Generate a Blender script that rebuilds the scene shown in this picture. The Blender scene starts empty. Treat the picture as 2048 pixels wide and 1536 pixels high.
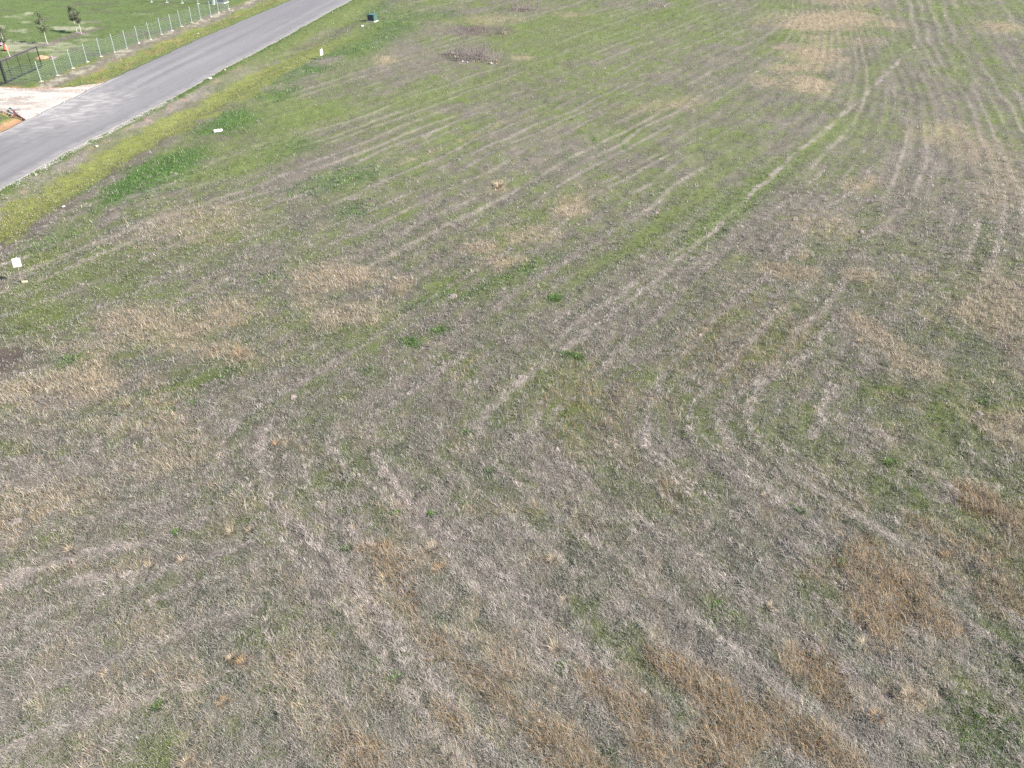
import bpy, bmesh, math, random
import numpy as np
from mathutils import Vector, Matrix

# ------------------------------------------------------------------ camera, light, exposure
F, PITCH, H = 1680.0, math.radians(34), 20.0          # focal in photo pixels, tilt below horizon, height in metres
sc = bpy.context.scene
col = sc.collection
cam_d = bpy.data.cameras.new('camera'); cam = bpy.data.objects.new('camera', cam_d); col.objects.link(cam)
cam.location = (0, 0, H); cam.rotation_euler = (math.pi / 2 - PITCH, 0, 0)
cam_d.sensor_width = 36; cam_d.lens = 36 * F / 2048; cam_d.clip_start = 0.5; cam_d.clip_end = 8000
sc.camera = cam
SUN_EL, SH_AZ = math.radians(36), math.radians(160)    # shadows fall to the left and slightly away
sun_dir = Vector((-math.cos(SH_AZ) * math.cos(SUN_EL), -math.sin(SH_AZ) * math.cos(SUN_EL), math.sin(SUN_EL)))
w = bpy.data.worlds.new("World"); sc.world = w; w.use_nodes = True
nt = w.node_tree; bg = nt.nodes['Background']; sky = nt.nodes.new('ShaderNodeTexSky')
sky.sky_type = 'NISHITA'; sky.sun_disc = False; sky.sun_elevation = SUN_EL
sky.sun_rotation = math.atan2(sun_dir.x, sun_dir.y)
nt.links.new(sky.outputs[0], bg.inputs[0]); bg.inputs[1].default_value = 0.08
sl = bpy.data.lights.new('sun', 'SUN'); sl.energy = 4.2; sl.angle = math.radians(0.5); sl.color = (1, 0.955, 0.90)
so = bpy.data.objects.new('sun', sl); col.objects.link(so); so.rotation_euler = sun_dir.to_track_quat('Z', 'Y').to_euler()
so.location = (40, 0, 60)
sc.view_settings.view_transform = 'Standard'; sc.view_settings.look = 'None'
sc.view_settings.exposure = 1.60; sc.view_settings.gamma = 1
sc.render.engine = 'CYCLES'
sc.cycles.max_bounces = 4; sc.cycles.diffuse_bounces = 2; sc.cycles.glossy_bounces = 2; sc.cycles.transmission_bounces = 2
sc.cycles.use_denoising = False

rng = np.random.default_rng(7); random.seed(7)

# ------------------------------------------------------------------ helpers
def at(px, py):
    """ground point seen at a photo pixel, so measured things land at their real place"""
    X = (np.asarray(px, float) - 1024) / F; Y = -(np.asarray(py, float) - 768) / F
    dy = math.cos(PITCH) + Y * math.sin(PITCH); dz = -math.sin(PITCH) + Y * math.cos(PITCH)
    t = -H / dz
    return np.stack([X * t, dy * t], -1)

def _h(ix, iy, s):
    h = (ix.astype(np.int64) * 374761393 + iy.astype(np.int64) * 668265263 + s * 974711) & 0xffffffff
    h = ((h ^ (h >> 13)) * 1274126177) & 0xffffffff
    return ((h ^ (h >> 16)) & 0xffffff) / float(0xffffff)

def vn(x, y, s=0):
    ix = np.floor(x); iy = np.floor(y); fx = x - ix; fy = y - iy
    fx = fx * fx * (3 - 2 * fx); fy = fy * fy * (3 - 2 * fy)
    a = _h(ix, iy, s); b = _h(ix + 1, iy, s); c = _h(ix, iy + 1, s); d = _h(ix + 1, iy + 1, s)
    return (a * (1 - fx) + b * fx) * (1 - fy) + (c * (1 - fx) + d * fx) * fy

def fbm(x, y, scale, s=0, o=3):
    r = 0; a = 1; t = 0; k = 1 / scale
    for i in range(o):
        r = r + a * vn(x * k + 17.3 * i, y * k - 9.1 * i, s + 31 * i); t += a; a *= .55; k *= 2.1
    return r / t

def sm(a, b, x):
    t = np.clip((x - a) / (b - a), 0, 1); return t * t * (3 - 2 * t)

def lin(c):
    c = np.asarray(c, float) / 255.; return np.where(c <= .04045, c / 12.92, ((c + .055) / 1.055) ** 2.4)

ALB = 0.60                                              # photo brightness of a lit surface -> albedo

def tag(o, label=None, cat=None, group=None, kind=None):
    if label: o['label'] = label
    if cat: o['category'] = cat
    if group: o['group'] = group
    if kind: o['kind'] = kind
    return o

def empty(name, loc, rz=0):
    o = bpy.data.objects.new(name, None); o.empty_display_size = .2
    o.location = loc; o.rotation_euler = (0, 0, rz); col.objects.link(o); return o

def mesh_np(name, V, polys, mat, cols=None, parent=None, smooth=False):
    """V (n,3); polys = list of (m,k) int arrays with k corners each; cols (n,3) linear vertex colours"""
    me = bpy.data.meshes.new(name); me.vertices.add(len(V)); me.vertices.foreach_set('co', np.asarray(V, np.float32).ravel())
    idx = np.concatenate([p.ravel() for p in polys]); tot = np.concatenate([np.full(len(p), p.shape[1]) for p in polys])
    start = np.concatenate([[0], np.cumsum(tot)[:-1]])
    me.loops.add(len(idx)); me.loops.foreach_set('vertex_index', idx.astype(np.int32))
    me.polygons.add(len(tot)); me.polygons.foreach_set('loop_start', start.astype(np.int32))
    if smooth: me.polygons.foreach_set('use_smooth', np.ones(len(tot), bool))
    me.update(calc_edges=True)
    if cols is not None:
        a = me.color_attributes.new('Col', 'FLOAT_COLOR', 'POINT')
        a.data.foreach_set('color', np.concatenate([cols, np.ones((len(cols), 1))], 1).astype(np.float32).ravel())
    me.materials.append(mat); o = bpy.data.objects.new(name, me); col.objects.link(o)
    if parent: o.parent = parent
    return o

class MB:
    """collects simple shapes and links them as one mesh object"""
    def __init__(s): s.bm = bmesh.new()
    def box(s, c, d, rz=0, tilt=None, bevel=0):
        M = Matrix.Translation(c) @ Matrix.Rotation(rz, 4, 'Z')
        if tilt: M = M @ Matrix.Rotation(tilt[0], 4, tilt[1])
        g = bmesh.ops.create_cube(s.bm, size=1, matrix=M @ Matrix.Diagonal((d[0], d[1], d[2], 1)))
        if bevel:
            es = list({e for v in g['verts'] for e in v.link_edges})
            bmesh.ops.bevel(s.bm, geom=es, offset=bevel, segments=2, affect='EDGES', profile=.5)
        return s
    def tube(s, a, b, r, r2=None, n=6):
        a = Vector(a); b = Vector(b); d = b - a; L = d.length
        if L < 1e-6: return s
        M = Matrix.Translation((a + b) / 2) @ d.to_track_quat('Z', 'Y').to_matrix().to_4x4()
        bmesh.ops.create_cone(s.bm, cap_ends=True, segments=n, radius1=r, radius2=r if r2 is None else r2, depth=L, matrix=M); return s
    def path(s, pts, r, r2=None, n=6):
        k = len(pts) - 1
        for i in range(k):
            ra = r if r2 is None else r + (r2 - r) * i / k; rb = r if r2 is None else r + (r2 - r) * (i + 1) / k
            s.tube(pts[i], pts[i + 1], ra, rb, n)
        return s
    def lump(s, c, d, seed=0, amp=.2, sub=2):
        g = bmesh.ops.create_icosphere(s.bm, subdivisions=sub, radius=1)
        R = random.Random(seed)
        for v in g['verts']:
            q = 1 + R.uniform(-amp, amp)
            v.co = Vector((c[0] + v.co.x * d[0] * q, c[1] + v.co.y * d[1] * q, c[2] + v.co.z * d[2] * q))
        return s
    def lathe(s, c, prof, n=14):
        rings = [[s.bm.verts.new((c[0] + r * math.cos(2 * math.pi * i / n), c[1] + r * math.sin(2 * math.pi * i / n), c[2] + z)) for i in range(n)] for r, z in prof]
        for A, B in zip(rings, rings[1:]):
            for i in range(n): s.bm.faces.new((A[i], A[(i + 1) % n], B[(i + 1) % n], B[i]))
        s.bm.faces.new(rings[0][::-1]); s.bm.faces.new(rings[-1]); return s
    def poly(s, pts): s.bm.faces.new([s.bm.verts.new(p) for p in pts]); return s
    def build(s, name, mat, parent=None, smooth=False):
        bmesh.ops.recalc_face_normals(s.bm, faces=s.bm.faces)
        me = bpy.data.meshes.new(name); s.bm.to_mesh(me); s.bm.free(); me.materials.append(mat)
        if smooth:
            for p in me.polygons: p.use_smooth = True
        o = bpy.data.objects.new(name, me); col.objects.link(o)
        if parent: o.parent = parent
        return o

def mat_plain(name, rgb, rough=.6, metal=0, var=.12, scale=8, bump=0):
    m = bpy.data.materials.new(name); m.use_nodes = True; n = m.node_tree; b = n.nodes['Principled BSDF']
    b.inputs['Roughness'].default_value = rough; b.inputs['Metallic'].default_value = metal
    tc = n.nodes.new('ShaderNodeTexCoord'); nz = n.nodes.new('ShaderNodeTexNoise'); nz.inputs['Scale'].default_value = scale
    nz.inputs['Detail'].default_value = 6
    n.links.new(tc.outputs['Object'], nz.inputs['Vector'])
    r = n.nodes.new('ShaderNodeValToRGB'); r.color_ramp.elements[0].position = .3; r.color_ramp.elements[1].position = .7
    r.color_ramp.elements[0].color = [c * (1 - var) for c in rgb] + [1]; r.color_ramp.elements[1].color = [min(1, c * (1 + var)) for c in rgb] + [1]
    n.links.new(nz.outputs['Fac'], r.inputs['Fac']); n.links.new(r.outputs['Color'], b.inputs['Base Color'])
    if bump:
        bp = n.nodes.new('ShaderNodeBump'); bp.inputs['Strength'].default_value = bump; bp.inputs['Distance'].default_value = .02
        n.links.new(nz.outputs['Fac'], bp.inputs['Height']); n.links.new(bp.outputs[0], b.inputs['Normal'])
    return m

def mat_attr(name, rough=.9, noise=(), bump=0, bscale=12, transl=0, spec=.2):
    """colour from the mesh's own Col attribute times object-space noises (scale, strength)"""
    m = bpy.data.materials.new(name); m.use_nodes = True; n = m.node_tree; b = n.nodes['Principled BSDF']
    b.inputs['Roughness'].default_value = rough; b.inputs['Specular IOR Level'].default_value = spec
    at_ = n.nodes.new('ShaderNodeAttribute'); at_.attribute_name = 'Col'; c = at_.outputs['Color']
    tc = n.nodes.new('ShaderNodeTexCoord')
    for sc_, st in noise:
        nz = n.nodes.new('ShaderNodeTexNoise'); nz.inputs['Scale'].default_value = sc_; nz.inputs['Detail'].default_value = 4
        n.links.new(tc.outputs['Object'], nz.inputs['Vector'])
        mr = n.nodes.new('ShaderNodeMapRange'); mr.inputs['From Min'].default_value = .25; mr.inputs['From Max'].default_value = .75
        mr.inputs['To Min'].default_value = 1 - st; mr.inputs['To Max'].default_value = 1 + st
        n.links.new(nz.outputs['Fac'], mr.inputs['Value'])
        mx = n.nodes.new('ShaderNodeVectorMath'); mx.operation = 'SCALE'
        n.links.new(c, mx.inputs[0]); n.links.new(mr.outputs[0], mx.inputs['Scale']); c = mx.outputs[0]
    n.links.new(c, b.inputs['Base Color'])
    if bump:
        nz = n.nodes.new('ShaderNodeTexNoise'); nz.inputs['Scale'].default_value = bscale; nz.inputs['Detail'].default_value = 8
        n.links.new(tc.outputs['Object'], nz.inputs['Vector'])
        bp = n.nodes.new('ShaderNodeBump'); bp.inputs['Strength'].default_value = bump; bp.inputs['Distance'].default_value = .05
        n.links.new(nz.outputs['Fac'], bp.inputs['Height']); n.links.new(bp.outputs[0], b.inputs['Normal'])
    if transl:
        t = n.nodes.new('ShaderNodeBsdfTranslucent'); mix = n.nodes.new('ShaderNodeMixShader'); mix.inputs[0].default_value = transl
        n.links.new(c, t.inputs['Color']); n.links.new(b.outputs[0], mix.inputs[1]); n.links.new(t.outputs[0], mix.inputs[2])
        n.links.new(mix.outputs[0], n.nodes['Material Output'].inputs['Surface'])
    return m

# ------------------------------------------------------------------ road geometry
_R = at([0, 140, 356, 452.5, 560, 600, 702], [381, 300, 190, 134.5, 79, 56, 0])
_L = at([0, 220, 400, 560], [267, 160, 77, 10])
RA = (0.1760, -42.35); LA = (0.1744, -50.55); RC = 0.98487
def road_r(y): return RA[0] * y + RA[1] + np.interp(y, _R[:, 1], _R[:, 0] - RA[0] * _R[:, 1] - RA[1])
def road_l(y): return LA[0] * y + LA[1] + np.interp(y, _L[:, 1], _L[:, 0] - LA[0] * _L[:, 1] - LA[1])
def edge_wob(y, s): return (fbm(y, y * 0, 1.1, s, 4) - .5) * .35
def dR(x, y): return (x - road_r(y)) * RC + edge_wob(y, 5)        # > 0 on the field side
def dL(x, y): return (road_l(y) - x) * RC + edge_wob(y, 9)        # > 0 on the fence side

DW = at([-20, 0, 39, 78, 137, 190, 222, 235, 170, 98, 45, 20, 0, -20], [174.5, 175, 176, 177, 174, 168, 160, 176, 200, 226, 241, 250, 258.5, 268])
DW = np.concatenate([DW, np.array([[-42.0, 62.9], [-45.5, 64.0], [-60, 68.0], [-72, 75.5], [-58, 76.5]])])
IS_ = np.concatenate([at([-12, 0, 12, 24, 36, 45, 28, 12, 0], [222, 224, 226, 230, 235, 240.5, 246, 252, 258.5]), np.array([[-42.2, 62.8], [-45.2, 64.4], [-47.5, 70.5]])])
def inpoly(P, x, y):
    r = np.zeros(np.shape(x), bool); n = len(P)
    for i in range(n):
        x1, y1 = P[i]; x2, y2 = P[(i + 1) % n]
        c = ((y1 > y) != (y2 > y)) & (x < (x2 - x1) * (y - y1) / (y2 - y1 + 1e-12) + x1); r ^= c
    return r
def polydist(P, x, y):
    d = np.full(np.shape(x), 1e9); n = len(P)
    for i in range(n):
        a = P[i]; b = P[(i + 1) % n]; e = b - a
        t = np.clip(((x - a[0]) * e[0] + (y - a[1]) * e[1]) / (e @ e), 0, 1)
        d = np.minimum(d, np.hypot(x - a[0] - t * e[0], y - a[1] - t * e[1]))
    return np.where(inpoly(P, x, y), -d, d)
def d_drive(x, y):
    """signed distance to the gravel driveway (negative inside)"""
    return np.maximum(polydist(DW, x, y), -polydist(IS_, x, y)) + (fbm(x, y, .8, 3, 3) - .5) * .45

# ------------------------------------------------------------------ what grows where
K = ['dry', 'straw', 'brown', 'thatch', 'green', 'lush', 'moss', 'soil', 'redsoil', 'lawn', 'gravel', 'sand', 'hay']
KI = {k: i for i, k in enumerate(K)}
# how much green / thatch, seen over the field (photo columns 0..2048 step 256, rows 0..1536 step 192)
G_ = [[.6, .6, .72, .78, .62, .74, .58, .54, .54], [.6, .6, .72, .56, .54, .50, .34, .36, .32], [.52, .52, .46, .40, .42, .48, .32, .32, .26],
      [.52, .38, .34, .36, .50, .36, .28, .28, .22], [.34, .36, .42, .48, .42, .32, .32, .30, .38], [.22, .32, .32, .36, .32, .31, .32, .36, .36],
      [.28, .30, .26, .29, .31, .30, .32, .22, .38], [.22, .22, .21, .20, .24, .26, .28, .22, .44], [.20, .20, .18, .15, .15, .16, .20, .30, .50]]
T_ = [[.2, .2, .2, .2, .2, .15, .15, .2, .2], [.2, .2, .2, .3, .25, .25, .25, .25, .25], [.2, .2, .25, .3, .3, .25, .3, .3, .3],
      [.2, .2, .2, .3, .3, .3, .3, .3, .3], [.25, .3, .3, .3, .35, .3, .25, .3, .25], [.45, .4, .4, .4, .35, .3, .3, .3, .3],
      [.5, .45, .45, .4, .35, .3, .3, .25, .25], [.45, .45, .45, .45, .4, .35, .3, .3, .25], [.45, .4, .4, .4, .4, .3, .3, .3, .3]]
CP = []; CG = []; CT = []
for j in range(9):
    for i in range(9):
        CP.append(at(i * 256, max(2, j * 192))); CG.append(G_[j][i]); CT.append(T_[j][i])
CP = np.array(CP); CG = np.array(CG); CT = np.array(CT)
def idw(x, y):
    """weights of the survey points above at world positions (in bearing and log distance)"""
    D = np.maximum(y, 9.); u = x / (D + 13.) * 2.6; v = np.log(D + 6.) * 2.2
    cu = CP[:, 0] / (CP[:, 1] + 13.) * 2.6; cv = np.log(CP[:, 1] + 6.) * 2.2
    g = np.zeros(len(x)); t = np.zeros(len(x)); s = np.zeros(len(x))
    for a, b, G, T in zip(cu, cv, CG, CT):
        k = 1 / (.012 + (u - a) ** 2 + (v - b) ** 2) ** 2; g += k * G; t += k * T; s += k
    return g / s, t / s

# patches: cx, cy, rx, ry, rotation (deg, anticlockwise seen in the photo), what, strength
PATCH = [
 (290,350,120,36,18,'lush',1), (330,300,50,14,20,'green',.6), (520,210,60,16,20,'green',.6), (420,300,60,14,10,'green',.6), (170,450,60,14,30,'green',.5), (40,470,60,16,22,'soil',.35), (360,322,60,22,15,'lush',.8), (236,390,40,20,30,'lush',.9), (450,340,90,22,12,'green',.8), (476,240,52,24,5,'lush',1), (430,255,40,14,10,'lush',.6),
 (576,296,60,20,8,'lush',.55), (560,190,45,12,10,'lush',.6), (680,360,85,22,12,'lush',.6), (692,422,40,16,5,'lush',.6), (590,150,60,18,20,'lush',.45),
 (680,105,70,22,22,'lush',.7), (640,215,60,18,10,'green',.7), (780,62,60,26,20,'lush',.65), (700,25,60,18,20,'green',.8), (760,20,40,20,0,'lush',.4), (560,250,80,26,5,'green',.6), (510,300,90,30,10,'green',.6),
 (640,130,40,15,15,'lush',.7), (585,68,20,9,0,'soil',.6), (610,90,50,8,5,'soil',.55), (655,122,38,9,6,'thatch',.9), (700,80,60,14,20,'green',.8),
 (222,428,36,13,38,'thatch',.95), (400,445,95,32,8,'straw',.42), (600,430,90,30,10,'dry',.6),
 (1060,90,120,30,0,'green',.6), (1000,60,60,20,0,'green',.4), (1150,45,90,18,0,'green',.7), (945,60,62,11,0,'soil',1), (1010,62,18,8,0,'soil',.6), (945,112,60,17,-5,'thatch',.8), (900,120,40,14,-15,'thatch',.6), (1045,18,32,6,0,'thatch',.8), (1322,10,30,7,0,'thatch',.7),
 (880,60,50,20,10,'thatch',.5), (840,110,45,18,-10,'thatch',.6), (800,95,40,20,30,'thatch',.5), (770,120,18,9,0,'straw',.9), (700,130,60,20,20,'green',.5), (840,135,40,14,0,'thatch',.5), (980,40,50,8,0,'straw',.5), (1140,30,25,5,0,'straw',.6), (1050,115,20,5,0,'straw',.6),
 (1640,42,85,17,0,'straw',.95), (1700,32,50,12,0,'straw',.8), (1625,108,52,17,-8,'straw',.92), (1590,137,42,7,0,'straw',.85), (1622,170,42,15,-8,'straw',.95), (1530,160,32,9,-5,'straw',.65), (1780,50,30,5,0,'straw',.8), (1700,2,60,7,0,'straw',.7), (1680,80,80,10,0,'straw',.4),
 (2005,54,44,9,-5,'straw',.85), (1880,262,60,18,0,'straw',.5), (1720,370,32,13,-5,'straw',.8), (1960,300,70,30,-20,'straw',.4), (2010,380,50,40,0,'straw',.35), (1300,215,60,10,5,'straw',.3), (1370,205,40,10,0,'straw',.4),
 (1640,450,70,22,-5,'straw',.45), (1560,540,46,13,-8,'straw',.85), (1612,552,20,14,0,'straw',.85), (1605,508,14,10,0,'straw',.7), (1726,552,28,11,-10,'straw',.9), (1840,553,18,9,0,'straw',.6),
 (2005,590,62,45,-10,'straw',.65), (1960,625,60,25,-15,'straw',.55), (2030,660,40,50,0,'straw',.55), (1745,662,52,18,-28,'straw',.9), (1775,685,30,12,-30,'straw',.9), (1855,742,46,18,-20,'straw',.85), (1720,682,10,10,0,'straw',.9),
 (2020,852,42,30,-15,'straw',.85), (1975,835,40,20,-20,'straw',.5), (1800,715,30,12,-30,'straw',.6),
 (1955,1005,48,28,-30,'brown',1), (1990,1020,50,20,-30,'brown',.8), (1735,1110,38,32,-35,'brown',.95), (1835,1050,45,20,-25,'brown',.6), (1700,1140,40,22,-20,'brown',.6), (1640,1150,30,20,-30,'brown',.4),
 (1800,1195,95,50,-30,'brown',1), (1760,1230,70,35,-30,'brown',.9), (1880,1240,60,30,-32,'brown',.85), (1780,1270,40,30,-30,'brown',.6), (1830,1180,60,25,-30,'brown',.6), (2040,1060,30,40,0,'brown',.7),
 (1640,1350,62,42,-35,'brown',1), (1670,1390,50,30,-40,'brown',.85), (1590,1320,30,25,-40,'brown',.7), (1830,1400,45,32,0,'straw',.6), (1880,1130,60,30,-30,'straw',.5), (1960,1100,70,30,-25,'brown',.5), (2000,1190,60,40,-30,'brown',.55), (1900,1060,40,20,-30,'straw',.5),
 (1480,1440,75,55,-38,'brown',1), (1400,1370,80,35,-32,'brown',.95), (1330,1330,50,22,-30,'brown',.8), (1440,1500,60,35,-38,'brown',.9), (1640,1490,70,35,-38,'brown',.9), (1560,1420,40,25,-40,'brown',.55), (1700,1530,50,20,-35,'brown',.7),
 (1260,1410,70,40,-35,'brown',.85), (1200,1370,60,25,-35,'brown',.7), (1290,1500,60,30,-35,'brown',.75), (1110,1480,80,40,-35,'brown',.8), (1000,1390,60,30,-35,'brown',.6), (940,1350,60,25,-35,'brown',.5), (1180,1530,60,25,-30,'brown',.7), (900,1430,50,25,-40,'brown',.5), (1390,1530,40,20,-30,'brown',.6),
 (780,1150,60,40,-40,'brown',.5), (830,1110,45,30,-30,'straw',.6), (760,1110,50,30,-40,'brown',.45), (730,1190,50,50,-45,'straw',.4), (600,1330,40,60,-60,'straw',.5), (720,1500,60,40,-45,'brown',.6), (640,1440,50,40,-45,'straw',.4), (870,1290,70,30,-40,'brown',.4), (1000,1320,70,30,-40,'brown',.35),
 (280,640,85,24,6,'straw',.85), (350,660,70,26,10,'straw',.7), (470,620,50,22,5,'straw',.75), (440,640,50,20,5,'straw',.6), (370,690,60,18,0,'straw',.7), (478,712,34,22,-30,'straw',.95), (440,700,40,14,0,'straw',.7),
 (130,768,78,26,0,'straw',.85), (185,755,45,38,30,'straw',.85), (20,785,36,24,0,'straw',.8), (60,800,60,20,0,'straw',.6), (110,800,60,20,0,'thatch',.6), (190,700,60,20,0,'straw',.4), (40,735,40,16,0,'soil',.4),
 (15,712,40,22,5,'soil',1), (20,745,30,14,0,'soil',.7), (655,550,62,24,5,'straw',.8), (720,555,40,15,5,'straw',.6), (700,630,60,22,6,'straw',.8), (800,570,24,16,0,'straw',.85), (620,605,30,12,0,'straw',.5), (680,600,60,10,0,'dry',.4),
 (960,495,46,12,4,'straw',.8), (1015,523,36,12,0,'straw',.9), (1030,475,24,18,0,'straw',.7), (1090,465,30,15,0,'straw',.5), (1142,414,36,18,15,'straw',.9), (998,372,13,10,0,'straw',1), (1190,380,30,10,0,'straw',.2),
 (320,920,120,26,8,'straw',.35), (130,990,70,30,0,'straw',.5), (60,940,70,30,10,'thatch',.7), (190,930,90,24,5,'thatch',.6), (60,870,60,20,0,'thatch',.5), (330,850,60,25,0,'straw',.5), (310,800,30,20,0,'straw',.6), (30,1040,50,20,0,'brown',.3), (60,1010,60,20,0,'straw',.5), (340,1340,60,25,0,'straw',.35), (290,1260,70,30,0,'straw',.35), (480,1200,60,25,0,'dry',.5), (130,1140,50,12,15,'straw',.4),
 (560,880,22,12,0,'straw',.6), (1300,190,80,14,5,'green',.3), (1250,500,160,22,32,'green',.5), (1480,400,120,28,38,'lush',.4), (1480,400,120,30,38,'green',.7), (1440,340,110,22,32,'green',.6), (1620,290,80,18,35,'green',.75), (1330,440,120,26,32,'green',.65), (1780,110,70,20,45,'green',.5), (1560,10,60,12,0,'green',.6), (1950,20,90,12,0,'green',.5), (1350,30,120,14,0,'green',.6), (1280,70,110,14,5,'green',.4), (880,30,40,10,0,'lush',.4), (840,200,60,16,10,'green',.5), (600,240,90,20,10,'green',.6), (1040,545,70,13,25,'lush',.45), (950,580,60,10,25,'lush',.4), (870,595,60,9,20,'lush',.35),
 (470,738,50,10,18,'lush',.5), (380,765,70,9,15,'green',.6), (250,800,70,10,12,'green',.5), (700,690,60,10,15,'green',.4), (815,683,24,11,0,'lush',.9), (1110,595,16,9,0,'lush',.9), (740,745,24,11,0,'lush',.6), (880,660,20,8,0,'lush',.6), (1145,712,28,9,-20,'lush',.8), (930,865,18,9,0,'lush',.6), (1200,520,40,12,20,'green',.5), (540,560,40,16,0,'lush',.35), (600,520,50,18,10,'green',.5),
 (1110,740,80,60,0,'green',.35), (1420,850,70,30,-30,'green',.3), (1600,900,60,40,-30,'green',.35), (1640,850,60,40,-60,'green',.3), (1880,870,70,60,-60,'green',.4), (1920,760,60,50,-40,'green',.35), (1780,590,60,40,0,'green',.3), (2000,760,60,30,-20,'green',.3), (1990,1350,90,120,-40,'green',.3), (1990,1470,90,70,-30,'lush',.25), (1440,1210,60,20,-30,'green',.35), (1480,1100,100,60,-30,'dry',.4), (1580,960,90,60,-20,'thatch',.35), (1240,1000,90,60,0,'dry',.4), (750,930,30,60,-70,'lush',.3), (950,1000,60,30,0,'green',.2),
 (90,490,70,18,20,'lush',.35), (60,520,60,14,10,'moss',.4), (140,560,110,22,10,'green',.5), (60,640,60,30,30,'green',.45), (130,640,60,18,10,'green',.4), (140,720,40,14,20,'lush',.4), (1130,970,40,60,0,'thatch',.3), (1350,980,60,40,-60,'brown',.2), (1180,800,90,70,0,'brown',.22), (1500,700,120,60,20,'brown',.18), (1440,640,90,30,30,'brown',.15), (1700,930,60,60,-60,'thatch',.3),
]
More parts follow.
